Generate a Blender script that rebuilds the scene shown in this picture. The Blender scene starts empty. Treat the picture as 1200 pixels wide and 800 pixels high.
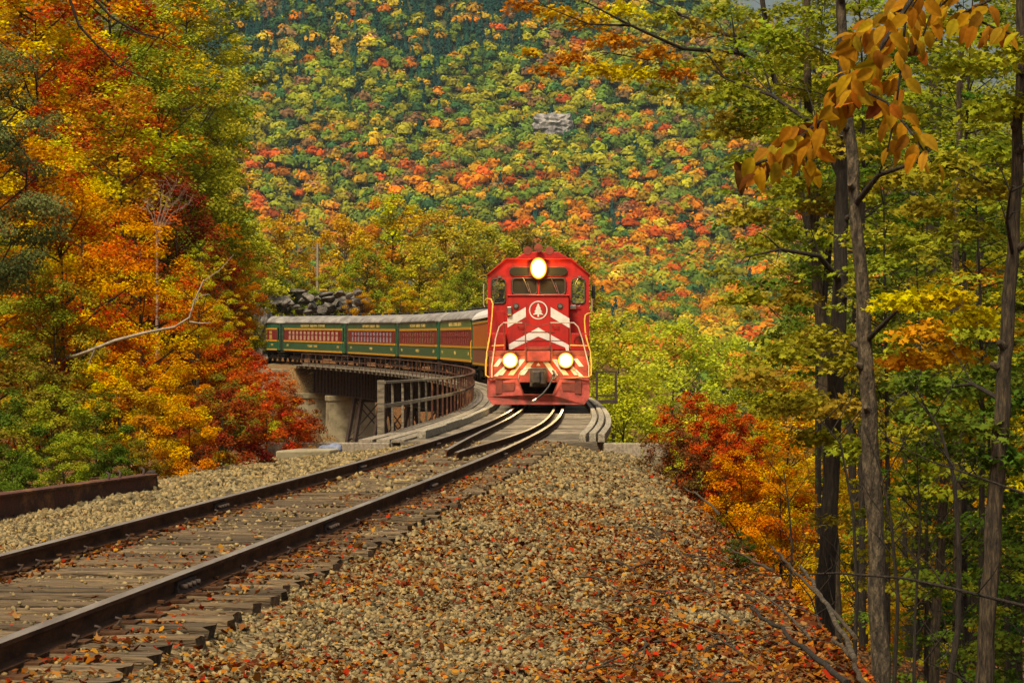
import bpy, math, random
import numpy as np
from mathutils import Matrix, Vector
R = math.radians
random.seed(11)
rng = np.random.default_rng(11)
S = bpy.context.scene
COL = S.collection

# ------------------------------------------------------------------ camera, sky, sun, exposure
CAM_H = 1.235
cam = bpy.data.cameras.new("camera")
cam_o = bpy.data.objects.new("camera", cam)
COL.objects.link(cam_o)
cam.lens = 102.0
cam.sensor_width = 36.0
cam.clip_end = 20000
cam.clip_start = 0.1
cam_o.location = (0, 0, CAM_H)
cam_o.rotation_euler = (R(90 + 0.522), 0, 0)
S.camera = cam_o
S.render.resolution_x, S.render.resolution_y = 1024, 682

SUN_EL, SUN_AZ = 58.0, 205.0        # azimuth clockwise from +Y: behind the camera, a little to the left
w = bpy.data.worlds.new("World")
S.world = w
w.use_nodes = True
wn = w.node_tree
sky = wn.nodes.new("ShaderNodeTexSky")
sky.sky_type = 'NISHITA'
sky.sun_disc = False
sky.sun_elevation = R(SUN_EL)
sky.sun_rotation = R(SUN_AZ)
sky.dust_density = 6.0
sky.air_density = 1.0
sky.ozone_density = 0.6
wn.links.new(sky.outputs[0], wn.nodes["Background"].inputs[0])
wn.nodes["Background"].inputs[1].default_value = 0.085
sl = bpy.data.lights.new("sun", 'SUN')
sl.energy = 3.3
sl.angle = R(14)
sl.color = (1.0, 0.92, 0.78)
so = bpy.data.objects.new("sun", sl)
COL.objects.link(so)
d = Vector((math.sin(R(SUN_AZ)) * math.cos(R(SUN_EL)), math.cos(R(SUN_AZ)) * math.cos(R(SUN_EL)), math.sin(R(SUN_EL))))
so.rotation_euler = d.to_track_quat('Z', 'Y').to_euler()
S.view_settings.view_transform = 'Standard'
S.view_settings.look = 'None'
S.view_settings.gamma = 1.0
S.view_settings.use_curve_mapping = False
S.view_settings.exposure = 0.35
S.view_settings.use_white_balance = True      # the photograph's warm white balance
S.view_settings.white_balance_temperature = 7900
S.view_settings.white_balance_tint = 6
S.cycles.max_bounces = 5
S.cycles.diffuse_bounces = 3
S.cycles.transmission_bounces = 3
S.cycles.transparent_max_bounces = 6
S.cycles.use_denoising = True

# ------------------------------------------------------------------ helpers
def tag(o, label=None, cat=None, group=None, kind=None):
    if label: o["label"] = label
    if cat: o["category"] = cat
    if group: o["group"] = group
    if kind: o["kind"] = kind
    return o

def link(o, parent=None):
    COL.objects.link(o)
    if parent is not None: o.parent = parent
    return o

def empty(name, loc=(0, 0, 0), rot=(0, 0, 0), **kw):
    o = bpy.data.objects.new(name, None)
    o.empty_display_size = 0.3
    o.location = loc
    o.rotation_euler = rot
    link(o)
    tag(o, **kw)
    return o

def at(px, py, Y):
    """a point Y metres ahead, measured on the survey picture (1200 wide, focal length 3400)"""
    return Vector(((px - 600) * Y / 3400.0, Y, CAM_H + (431 - py) * Y / 3400.0))

class MB:
    def __init__(self):
        self.v = []; self.f = []; self.m = []; self.sm = []
    def add(self, vs, fs, mat=0, smooth=False):
        n = len(self.v)
        self.v += [tuple(p) for p in vs]
        for f in fs:
            self.f.append([i + n for i in f]); self.m.append(mat); self.sm.append(smooth)
        return self
    def box(self, c, s, mat=0, M=None, jit=0):
        vs = []
        for z in (-.5, .5):
            for y in (-.5, .5):
                for x in (-.5, .5):
                    p = Vector((x * s[0], y * s[1], z * s[2]))
                    if jit: p += Vector((random.uniform(-jit, jit), random.uniform(-jit, jit), random.uniform(-jit, jit)))
                    if M is not None: p = M @ p
                    vs.append(p + Vector(c))
        return self.add(vs, [(0, 2, 3, 1), (4, 5, 7, 6), (0, 1, 5, 4), (2, 6, 7, 3), (0, 4, 6, 2), (1, 3, 7, 5)], mat)
    def bx(self, x0, x1, y0, y1, z0, z1, mat=0):
        return self.box(((x0 + x1) / 2, (y0 + y1) / 2, (z0 + z1) / 2), (abs(x1 - x0), abs(y1 - y0), abs(z1 - z0)), mat)
    def tube(self, pts, r, n=6, mat=0, cap=True, smooth=True):
        pts = [Vector(p) for p in pts]
        rs = r if isinstance(r, (list, tuple)) else [r] * len(pts)
        vs = []; prev = None
        for i, p in enumerate(pts):
            t = (pts[min(i + 1, len(pts) - 1)] - pts[max(i - 1, 0)])
            if t.length < 1e-9: t = Vector((0, 0, 1))
            t.normalize()
            if prev is None:
                a = Vector((0, 0, 1)) if abs(t.z) < .9 else Vector((1, 0, 0))
                prev = t.cross(a).normalized()
            prev = (prev - t * prev.dot(t))
            if prev.length < 1e-6: prev = t.orthogonal()
            prev.normalize()
            b = t.cross(prev)
            for k in range(n):
                a = 2 * math.pi * k / n
                vs.append(p + (prev * math.cos(a) + b * math.sin(a)) * rs[i])
        fs = []
        for i in range(len(pts) - 1):
            for k in range(n):
                k2 = (k + 1) % n
                fs.append((i * n + k, i * n + k2, (i + 1) * n + k2, (i + 1) * n + k))
        self.add(vs, fs, mat, smooth)
        if cap:
            self.add(vs[:n][::-1], [tuple(range(n))], mat); self.add(vs[-n:], [tuple(range(n))], mat)
        return self
    def cyl(self, a, b, r, r2=None, n=12, mat=0, smooth=True):
        return self.tube([a, b], [r, r if r2 is None else r2], n, mat, True, smooth)
    def ext(self, poly, vec, mat=0):
        """a planar polygon (3D points) pushed along vec"""
        n = len(poly); vec = Vector(vec)
        a = [Vector(p) for p in poly]; b = [p + vec for p in a]
        fs = [tuple(range(n))[::-1], tuple(range(n, 2 * n))]
        fs += [(i, (i + 1) % n, n + (i + 1) % n, n + i) for i in range(n)]
        return self.add(a + b, fs, mat)
    def holes(self, x0, x1, z0, z1, holes, y0, y1, mat=0):
        """a wall in the xz plane between y0 and y1 with rectangular openings"""
        xs = sorted({x0, x1} | {h[0] for h in holes} | {h[1] for h in holes})
        zs = sorted({z0, z1} | {h[2] for h in holes} | {h[3] for h in holes})
        for i in range(len(xs) - 1):
            for j in range(len(zs) - 1):
                cx, cz = (xs[i] + xs[i + 1]) / 2, (zs[j] + zs[j + 1]) / 2
                if any(h[0] < cx < h[1] and h[2] < cz < h[3] for h in holes): continue
                a, b, c, e = xs[i], xs[i + 1], zs[j], zs[j + 1]
                self.add([(a, y0, c), (b, y0, c), (b, y0, e), (a, y0, e)], [(0, 1, 2, 3)], mat)
                self.add([(a, y1, c), (b, y1, c), (b, y1, e), (a, y1, e)], [(3, 2, 1, 0)], mat)
        for (a, b, c, e) in list(holes) + [(x0, x1, z0, z1)]:
            q = [(a, c), (b, c), (b, e), (a, e)]
            for k in range(4):
                p1, p2 = q[k], q[(k + 1) % 4]
                self.add([(p1[0], y0, p1[1]), (p2[0], y0, p2[1]), (p2[0], y1, p2[1]), (p1[0], y1, p1[1])], [(0, 1, 2, 3)], mat)
        return self
    def mesh(self, name, mats, fix=True):
        me = bpy.data.meshes.new(name)
        me.from_pydata(self.v, [], self.f)
        for m_ in (mats if isinstance(mats, (list, tuple)) else [mats]): me.materials.append(m_)
        me.polygons.foreach_set("material_index", self.m)
        me.polygons.foreach_set("use_smooth", self.sm)
        if fix:
            import bmesh
            bm = bmesh.new(); bm.from_mesh(me)
            bmesh.ops.recalc_face_normals(bm, faces=bm.faces)
            bm.to_mesh(me); bm.free()
        me.update()
        return me
    def build(self, name, mats, parent=None, bevel=0, seg=2, loc=None, rot=None, **kw):
        o = bpy.data.objects.new(name, self.mesh(name, mats))
        link(o, parent)
        if bevel:
            b = o.modifiers.new("bevel", 'BEVEL'); b.width = bevel; b.segments = seg; b.limit_method = 'ANGLE'
        if loc is not None: o.location = loc
        if rot is not None: o.rotation_euler = rot
        tag(o, **kw)
        return o

def poly_mesh(name, V, k, mat, vcol=None, smooth=False):
    """V: (n*k,3) array, every k vertices one face (or give faces as an (n,k) array in k)"""
    V = np.asarray(V, dtype=np.float32)
    if isinstance(k, np.ndarray):
        F = k.astype(np.int32)
    else:
        F = np.arange(len(V), dtype=np.int32).reshape(-1, k)
    n, kk = F.shape
    me = bpy.data.meshes.new(name)
    me.vertices.add(len(V)); me.vertices.foreach_set("co", V.ravel())
    me.loops.add(n * kk); me.loops.foreach_set("vertex_index", F.ravel())
    me.polygons.add(n)
    me.polygons.foreach_set("loop_start", np.arange(n, dtype=np.int32) * kk)
    me.polygons.foreach_set("loop_total", np.full(n, kk, dtype=np.int32))
    if smooth: me.polygons.foreach_set("use_smooth", np.ones(n, dtype=bool))
    if vcol is not None:
        a = me.attributes.new("v", 'FLOAT_COLOR', 'POINT')
        c = np.ones((len(V), 4), dtype=np.float32); c[:, :3] = vcol
        a.data.foreach_set("color", c.ravel())
    me.materials.append(mat)
    me.update(calc_edges=True)
    return me

def mobj(name, me, parent=None, **kw):
    o = bpy.data.objects.new(name, me)
    link(o, parent); tag(o, **kw)
    return o

# ------------------------------------------------------------------ materials
def new_mat(name):
    m = bpy.data.materials.new(name); m.use_nodes = True
    nt = m.node_tree
    return m, nt, nt.nodes["Principled BSDF"]

def N(nt, typ, **kw):
    n = nt.nodes.new(typ)
    for k, v in kw.items():
        if k.startswith("i_"): n.inputs[k[2:].replace("_", " ")].default_value = v
        else: setattr(n, k, v)
    return n

def surf(name, c1, c2=None, scale=6.0, rough=.7, metal=0.0, bump=0.0, bscale=None, stretch=(1, 1, 1), c3=None, rand=0.0, spec=.5, detail=6):
    """noise-mixed surface with relief; rand varies the value per object"""
    m, nt, b = new_mat(name)
    L = nt.links.new
    tc = N(nt, "ShaderNodeTexCoord"); mp = N(nt, "ShaderNodeMapping"); mp.inputs["Scale"].default_value = stretch
    L(tc.outputs["Object"], mp.inputs[0])
    oi = N(nt, "ShaderNodeObjectInfo")
    cm = N(nt, "ShaderNodeVectorMath", operation='MULTIPLY_ADD')
    ad = N(nt, "ShaderNodeVectorMath", operation='ADD')
    sc = N(nt, "ShaderNodeMath", operation='MULTIPLY'); sc.inputs[1].default_value = 37.0
    L(oi.outputs["Random"], sc.inputs[0]); L(mp.outputs[0], ad.inputs[0]); L(sc.outputs[0], ad.inputs[1])
    nz = N(nt, "ShaderNodeTexNoise"); nz.inputs["Scale"].default_value = scale; nz.inputs["Detail"].default_value = detail; nz.inputs["Roughness"].default_value = .65
    L(ad.outputs[0], nz.inputs["Vector"])
    cr = N(nt, "ShaderNodeValToRGB")
    cr.color_ramp.elements[0].position = .36; cr.color_ramp.elements[1].position = .66
    cr.color_ramp.elements[0].color = (*c1, 1); cr.color_ramp.elements[1].color = (*(c2 or c1), 1)
    if c3:
        e = cr.color_ramp.elements.new(.5); e.color = (*c3, 1)
    L(nz.outputs[0], cr.inputs[0])
    out = cr.outputs[0]
    if rand:
        hs = N(nt, "ShaderNodeHueSaturation")
        mr = N(nt, "ShaderNodeMapRange"); mr.inputs["To Min"].default_value = 1 - rand; mr.inputs["To Max"].default_value = 1 + rand
        L(oi.outputs["Random"], mr.inputs[0]); L(mr.outputs[0], hs.inputs["Value"]); L(out, hs.inputs["Color"])
        out = hs.outputs[0]
    L(out, b.inputs["Base Color"])
    b.inputs["Roughness"].default_value = rough; b.inputs["Metallic"].default_value = metal
    b.inputs["Specular IOR Level"].default_value = spec
    if bump:
        n2 = N(nt, "ShaderNodeTexNoise"); n2.inputs["Scale"].default_value = bscale or scale * 3; n2.inputs["Detail"].default_value = 5
        L(ad.outputs[0], n2.inputs["Vector"])
        bp = N(nt, "ShaderNodeBump"); bp.inputs["Strength"].default_value = bump; bp.inputs["Distance"].default_value = .02
        L(n2.outputs[0], bp.inputs["Height"]); L(bp.outputs[0], b.inputs["Normal"])
    return m

def leaf_mat(name, attr_colour=False, trans=.35):
    """leaf: colour from the tree's own hue (object colour) or from the vertex colour, varied leaf by leaf"""
    m, nt, b = new_mat(name)
    L = nt.links.new
    at_ = N(nt, "ShaderNodeAttribute"); at_.attribute_name = "v"
    if attr_colour:
        col = at_.outputs["Color"]
    else:
        oi = N(nt, "ShaderNodeObjectInfo")
        sp = N(nt, "ShaderNodeSeparateColor"); L(at_.outputs["Color"], sp.inputs[0])
        # hue = .5 + (clump-.5)*alpha*.3 + (leaf-.5)*.05
        a = N(nt, "ShaderNodeMath", operation='SUBTRACT'); L(sp.outputs[0], a.inputs[0]); a.inputs[1].default_value = .25
        am = N(nt, "ShaderNodeMath", operation='MULTIPLY_ADD'); L(oi.outputs["Alpha"], am.inputs[0]); am.inputs[1].default_value = 2.0; am.inputs[2].default_value = -1.0
        a2 = N(nt, "ShaderNodeMath", operation='MULTIPLY'); L(a.outputs[0], a2.inputs[0]); L(am.outputs[0], a2.inputs[1])
        bq = N(nt, "ShaderNodeMath", operation='MULTIPLY_ADD'); L(sp.outputs[1], bq.inputs[0]); bq.inputs[1].default_value = .03; bq.inputs[2].default_value = .49
        h = N(nt, "ShaderNodeMath", operation='MULTIPLY_ADD'); L(a2.outputs[0], h.inputs[0]); h.inputs[1].default_value = .3; L(bq.outputs[0], h.inputs[2])
        v = N(nt, "ShaderNodeMath", operation='MULTIPLY_ADD'); L(sp.outputs[2], v.inputs[0]); v.inputs[1].default_value = .9; v.inputs[2].default_value = .55
        hs = N(nt, "ShaderNodeHueSaturation"); L(h.outputs[0], hs.inputs["Hue"]); L(v.outputs[0], hs.inputs["Value"]); L(oi.outputs["Color"], hs.inputs["Color"])
        col = hs.outputs[0]
    df = N(nt, "ShaderNodeBsdfDiffuse"); tr = N(nt, "ShaderNodeBsdfTranslucent"); mx = N(nt, "ShaderNodeMixShader")
    mx.inputs[0].default_value = trans
    L(col, df.inputs[0]); L(col, tr.inputs[0]); L(df.outputs[0], mx.inputs[1]); L(tr.outputs[0], mx.inputs[2])
    L(mx.outputs[0], nt.nodes["Material Output"].inputs[0])
    nt.nodes.remove(b)
    return m

def emis(name, c, s):
    m, nt, b = new_mat(name)
    b.inputs["Base Color"].default_value = (*c, 1); b.inputs["Emission Color"].default_value = (*c, 1); b.inputs["Emission Strength"].default_value = s
    return m

def glass(name, c=(.02, .025, .02), rough=.05, alpha=1.0):
    m, nt, b = new_mat(name)
    b.inputs["Base Color"].default_value = (*c, 1); b.inputs["Roughness"].default_value = rough
    b.inputs["Alpha"].default_value = alpha
    return m

M = {}
M['rail'] = surf('rusty_rail', (.040, .019, .010), (.12, .055, .026), 9, .9, 0, .3, 40, (1, .3, 1), spec=.15)
M['railtop'] = surf('worn_rail_head', (.24, .19, .15), (.42, .36, .30), 8, .4, .5, .05, 30, (1, .1, 1))
M['rust'] = surf('rust', (.10, .026, .014), (.22, .085, .03), 3.5, .9, 0, .6, 30, (1, .5, 1), c3=(.055, .02, .012))
M['rustdark'] = surf('dark_rusty_steel', (.03, .02, .017), (.075, .045, .035), 4, .8, .1, .4, 25)
M['steel'] = surf('worn_steel', (.05, .042, .035), (.12, .09, .07), 9, .6, .5, .3)
M['tie'] = surf('weathered_tie_wood', (.045, .030, .018), (.20, .135, .07), 5, .9, 0, .9, 22, (.5, 6, 4), c3=(.11, .074, .04), rand=.4)
M['btie'] = surf('grey_bridge_timber', (.07, .055, .04), (.27, .22, .155), 4, .9, 0, .7, 20, (.6, 6, 4), rand=.5)
M['plank'] = surf('grey_plank_wood', (.16, .13, .10), (.34, .29, .22), 4, .9, 0, .7, 18, (6, .4, 4), rand=.25)
M['guard'] = surf('bleached_timber', (.13, .11, .085), (.46, .41, .33), 7, .9, 0, .8, 16, (5, .8, 4), rand=.2, c3=(.33, .29, .22))
M['conc'] = surf('old_concrete', (.17, .14, .085), (.36, .31, .2), 1.2, .9, 0, .4, 14, c3=(.27, .23, .145))
M['rock'] = surf('grey_rock', (.022, .02, .018), (.20, .18, .155), 1.6, .95, 0, 1.0, 5, c3=(.085, .076, .066), rand=.3)
M['cliff'] = surf('pale_cliff', (.06, .058, .06), (.40, .37, .36), .22, .95, 0, 1.0, .5, (1, 1, .35), c3=(.20, .185, .185))
M['bark'] = surf('brown_bark', (.012, .008, .005), (.12, .085, .046), 15, .95, 0, 1.0, 40, (3, 3, .45), c3=(.05, .035, .02), rand=.2, detail=8)
M['barkpale'] = surf('grey_mottled_bark', (.016, .011, .007), (.165, .125, .078), 11, .95, 0, 1.0, 34, (2.2, 2.2, .8), c3=(.06, .046, .029), detail=8)
M['barkdark'] = surf('dark_bark', (.007, .005, .004), (.05, .034, .02), 15, .9, 0, 1.0, 40, (3, 3, .45), c3=(.02, .014, .009), detail=8)  # darkest of the bark tones
M['birch'] = surf('pale_dead_wood', (.16, .125, .09), (.42, .36, .28), 9, .8, 0, .4, 20)
M['twig'] = surf('mauve_twigs', (.16, .10, .075), (.30, .21, .17), 5, .85)
M['leaf'] = leaf_mat('autumn_leaf')
M['leafv'] = leaf_mat('far_autumn_leaf', True, .25)
M['litter'] = leaf_mat('fallen_leaf', True, .1)
# ------------------------------------------------------------------ the line of the track
CP = np.array([(-25, -6.9), (-10, -5.2), (0, -4.22), (10, -3.33), (20, -2.57), (30, -1.84), (40, -1.15), (50, -.56), (60, -.06), (70, .32), (80, .6), (90, .82),
               (100, .97), (112, 1.05), (125, 1.0), (140, .72), (155, .12), (170, -.8), (182.5, -1.95), (195, -3.35), (208, -5.1), (220, -7.0),
               (232, -9.3), (243.5, -11.9), (254, -14.7), (264.5, -17.9), (285, -25.3), (305, -34.2), (330, -47), (360, -64)])
def spline(x, y, q):
    n = len(x); h = np.diff(x)
    A = np.zeros((n, n)); b = np.zeros(n); A[0, 0] = A[-1, -1] = 1
    for i in range(1, n - 1):
        A[i, i - 1], A[i, i], A[i, i + 1] = h[i - 1], 2 * (h[i - 1] + h[i]), h[i]
        b[i] = 6 * ((y[i + 1] - y[i]) / h[i] - (y[i] - y[i - 1]) / h[i - 1])
    m = np.linalg.solve(A, b)
    k = np.clip(np.searchsorted(x, q) - 1, 0, n - 2)
    t = q - x[k]; hh = h[k]
    return y[k] + t * ((y[k + 1] - y[k]) / hh - hh * (2 * m[k] + m[k + 1]) / 6) + t * t * m[k] / 2 + t ** 3 * (m[k + 1] - m[k]) / (6 * hh)
TY = np.arange(-25, 360.01, .5)
TX = spline(CP[:, 0], CP[:, 1], TY)
kk = np.ones(9) / 9
TX = np.r_[TX[:4], np.convolve(TX, kk, 'valid'), TX[-4:]]
TZ = np.interp(TY, [0, 95, 120, 170, 195, 220, 243, 264, 285, 360], [0, 0, .08, .45, .72, 1.0, 1.32, 1.66, 2.0, 3.2])
TS = np.r_[0, np.cumsum(np.hypot(np.diff(TX), np.diff(TY)))]
S0 = float(np.interp(0, TY, TS))
def s_of_y(y): return float(np.interp(y, TY, TS))
def tp(s):
    """track point at arc length s: position and heading (clockwise from +Y)"""
    x, y, z = (float(np.interp(s, TS, a)) for a in (TX, TY, TZ))
    x2, y2 = float(np.interp(s + .6, TS, TX)), float(np.interp(s + .6, TS, TY))
    x1, y1 = float(np.interp(s - .6, TS, TX)), float(np.interp(s - .6, TS, TY))
    return Vector((x, y, z)), math.atan2(x2 - x1, y2 - y1)
def off(s, u, z=0):
    p, h = tp(s)
    return Vector((p.x + u * math.cos(h), p.y - u * math.sin(h), p.z + z))

# ------------------------------------------------------------------ ground
B0, B1 = 54.0, 262.0        # where the bridge starts and ends
PU = [-60, -12, -8, -5.2, -4.2, -3.4, -2.2, -1.45, -1.2, 1.2, 1.45, 2.3, 3.4, 4.6, 5.0, 5.6, 8, 14, 30]
PZ = [-1.4, -1.3, -1.2, -.7, -.46, -.4, -.32, -.22, -.162, -.168, -.235, -.31, -.40, -.52, -.92, -1.95, -6.0, -14, -30]
def upr(u, Y):
    # the crest of the right shoulder comes nearer the track toward the bridge
    cr = np.interp(Y, [0, 16, 25, 40, 51, 60], [4.9, 4.8, 4.4, 3.5, 2.95, 2.8])
    return np.where(u > 1.5, 1.5 + (u - 1.5) * 3.1 / (cr - 1.5), u)
def vnoise(x, y, s, seed=0):
    """smooth value noise"""
    x = x / s + 17.3 * seed; y = y / s - 9.1 * seed
    xi, yi = np.floor(x), np.floor(y)
    fx, fy = x - xi, y - yi
    fx = fx * fx * (3 - 2 * fx); fy = fy * fy * (3 - 2 * fy)
    def hsh(a, b):
        v_ = np.sin(a * 127.1 + b * 311.7 + seed * 74.7) * 43758.5453
        return v_ - np.floor(v_)
    return (hsh(xi, yi) * (1 - fx) + hsh(xi + 1, yi) * fx) * (1 - fy) + (hsh(xi, yi + 1) * (1 - fx) + hsh(xi + 1, yi + 1) * fx) * fy
def gz(X, Y):
    X = np.asarray(X, float); Y = np.asarray(Y, float)
    xc = np.interp(Y, TY, TX); zt = np.interp(Y, TY, TZ); u = X - xc
    pb = np.interp(upr(u, np.minimum(Y, 60)), PU, PZ) + zt
    # natural valley: falls away to the right, rises as a steep hillside on the left
    base = np.interp(Y, [40, 60, 75, 235, 265, 300, 340, 420], [-2.0, -6, -13, -13, -2, 3, 5, 6])
    right = np.interp(Y, [0, 60, 250, 420], [.3, .28, .25, .5])
    zn = base - np.maximum(X - 2 - .0 * Y, 0) * right
    zn = np.maximum(zn, np.interp(Y, [0, 200, 420], [-14, -26, -34]))
    zn = zn + .8 * np.maximum(0, -(X + .088 * Y + 4.5))
    end = np.minimum(np.where(Y > B0 + .6, -.35 - 3.0 * (Y - B0 - .6), 9), 9)
    far = np.where(Y < B1 - .6, zt - .35 - 3.0 * (B1 - .6 - Y), 9)
    mid = (B0 + B1) / 2
    emb = np.where(Y < mid, np.minimum(pb, end), np.minimum(np.where(Y > 380, -99, pb), far))
    bank = np.where((X < 0) & (Y < 150), -.55 - 2.2 * np.maximum(0, X + .0665 * Y) - .9 * np.maximum(0, Y - 84), -99)
    z = np.maximum(np.maximum(zn, emb), np.where(Y > 40, bank, -99))
    z = np.where((Y < B0) & (np.abs(u) < 5.0), pb, z)
    z = np.where((Y > B1) & (np.abs(u) < 4.0) & (Y < 355), pb, z)
    # the mountain
    zm = np.interp(Y, [300, 420, 700, 1100, 1300, 1800, 2600, 3400], [-60, -34, -30, -16, 6, 68, 500, 560])
    cap = np.interp(X, [-2000, 60, 140, 230, 330, 2000], [372, 352, 275, 215, 190, 150])
    zm = zm + (vnoise(X, Y, 160, 3) - .5) * np.interp(Y, [1000, 1700, 2000], [4, 18, 46])
    zm = np.minimum(zm, cap + (vnoise(X, Y, 60, 4) - .5) * 12)
    z = np.where(Y > 420, zm, z)
    wv = np.where((Y < 430) & (np.abs(u) > 4.6), 1, 0) * np.clip((np.abs(u) - 4.6) / 3, 0, 1)
    z = z + wv * ((vnoise(X, Y, 3.1, 1) - .5) * .7 + (vnoise(X, Y, 1.1, 2) - .5) * .25)
    z = z + np.where((Y < B0) & (np.abs(u) > 1.45), (vnoise(X, Y, .9, 5) - .5) * .07, 0)
    return z

def grid_mesh(name, xs, ys, mat):
    X, Y = np.meshgrid(xs, ys)
    Z = gz(X, Y)
    V = np.c_[X.ravel(), Y.ravel(), Z.ravel()]
    nx, ny = len(xs), len(ys)
    i = (np.arange(ny - 1)[:, None] * nx + np.arange(nx - 1)[None]).ravel()
    F = np.c_[i, i + 1, i + nx + 1, i + nx]
    u = np.abs(X - np.interp(Y, TY, TX))
    b = np.clip((6.0 - u) / 2.2, 0, 1) * (Y < 400)
    l = np.clip(vnoise(X, Y, 1.6, 8) * 1.4 - .35 + (u > 2.2) * .15, 0, 1)
    me = poly_mesh(name, V, F, mat, np.c_[b.ravel(), l.ravel(), np.zeros(b.size)], True)
    return me

def ground_mat():
    m, nt, b = new_mat('ballast_and_forest_floor'); L = nt.links.new
    a = N(nt, "ShaderNodeAttribute"); a.attribute_name = "v"
    sp = N(nt, "ShaderNodeSeparateColor"); L(a.outputs["Color"], sp.inputs[0])
    g = N(nt, "ShaderNodeNewGeometry")
    vo = N(nt, "ShaderNodeTexVoronoi"); vo.inputs["Scale"].default_value = 19; L(g.outputs["Position"], vo.inputs["Vector"])
    s2 = N(nt, "ShaderNodeSeparateColor"); L(vo.outputs["Color"], s2.inputs[0])
    c1 = N(nt, "ShaderNodeValToRGB"); e = c1.color_ramp.elements
    e[0].color = (.06, .045, .025, 1); e[1].color = (.30, .23, .12, 1); x = e.new(.5); x.color = (.17, .125, .065, 1)
    L(s2.outputs[0], c1.inputs[0])
    c2 = N(nt, "ShaderNodeValToRGB"); e = c2.color_ramp.elements
    e[0].color = (.10, .035, .014, 1); e[1].color = (.34, .12, .03, 1); x = e.new(.45); x.color = (.19, .09, .035, 1)
    L(s2.outputs[1], c2.inputs[0])
    cf = N(nt, "ShaderNodeValToRGB"); e = cf.color_ramp.elements
    e[0].color = (.018, .015, .008, 1); e[1].color = (.10, .055, .02, 1)
    nz = N(nt, "ShaderNodeTexNoise"); nz.inputs["Scale"].default_value = 2.5; nz.inputs["Detail"].default_value = 8; L(g.outputs["Position"], nz.inputs["Vector"]); L(nz.outputs[0], cf.inputs[0])
    gt = N(nt, "ShaderNodeMath", operation='LESS_THAN'); L(s2.outputs[2], gt.inputs[0])
    lm = N(nt, "ShaderNodeMath", operation='MULTIPLY'); L(sp.outputs[1], lm.inputs[0]); lm.inputs[1].default_value = .75
    L(lm.outputs[0], gt.inputs[1])
    m1 = N(nt, "ShaderNodeMix", data_type='RGBA'); L(gt.outputs[0], m1.inputs[0]); L(c1.outputs[0], m1.inputs[6]); L(c2.outputs[0], m1.inputs[7])
    m2 = N(nt, "ShaderNodeMix", data_type='RGBA'); L(sp.outputs[0], m2.inputs[0])
    m3 = N(nt, "ShaderNodeMix", data_type='RGBA'); g3 = N(nt, "ShaderNodeMath", operation='LESS_THAN'); L(s2.outputs[2], g3.inputs[0]); g3.inputs[1].default_value = .5; L(g3.outputs[0], m3.inputs[0]); L(cf.outputs[0], m3.inputs[6]); L(c2.outputs[0], m3.inputs[7]); L(m3.outputs[2], m2.inputs[6]); L(m1.outputs[2], m2.inputs[7])
    L(m2.outputs[2], b.inputs["Base Color"]); b.inputs["Roughness"].default_value = .95; b.inputs["Specular IOR Level"].default_value = .2
    bp = N(nt, "ShaderNodeBump"); bp.inputs["Strength"].default_value = .9; bp.inputs["Distance"].default_value = .035; bp.invert = True
    L(vo.outputs["Distance"], bp.inputs["Height"]); L(bp.outputs[0], b.inputs["Normal"])
    return m
M['ground'] = ground_mat()
xs = np.unique(np.r_[np.arange(-320, -60, 20), np.arange(-60, -9, 1.5), np.arange(-9, 9, .25), np.arange(9, 60, 1.5), np.arange(60, 321, 20)])
ys = np.unique(np.r_[np.arange(-22, 70, .5), np.arange(70, 250, 3), np.arange(250, 275, .6), np.arange(275, 420.1, 5)])
ground = mobj('ground', grid_mesh('ground', xs, ys, M['ground']), kind='structure')
xs = np.arange(-900, 901, 15.0)
ys = np.unique(np.r_[420.01, np.arange(440, 3401, 20.0)])
M['hill'] = surf('forest_floor_far', (.022, .03, .012), (.07, .075, .022), .08, .95)
mountain = mobj('mountain', grid_mesh('mountain', xs, ys, M['hill']), kind='structure')

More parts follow.
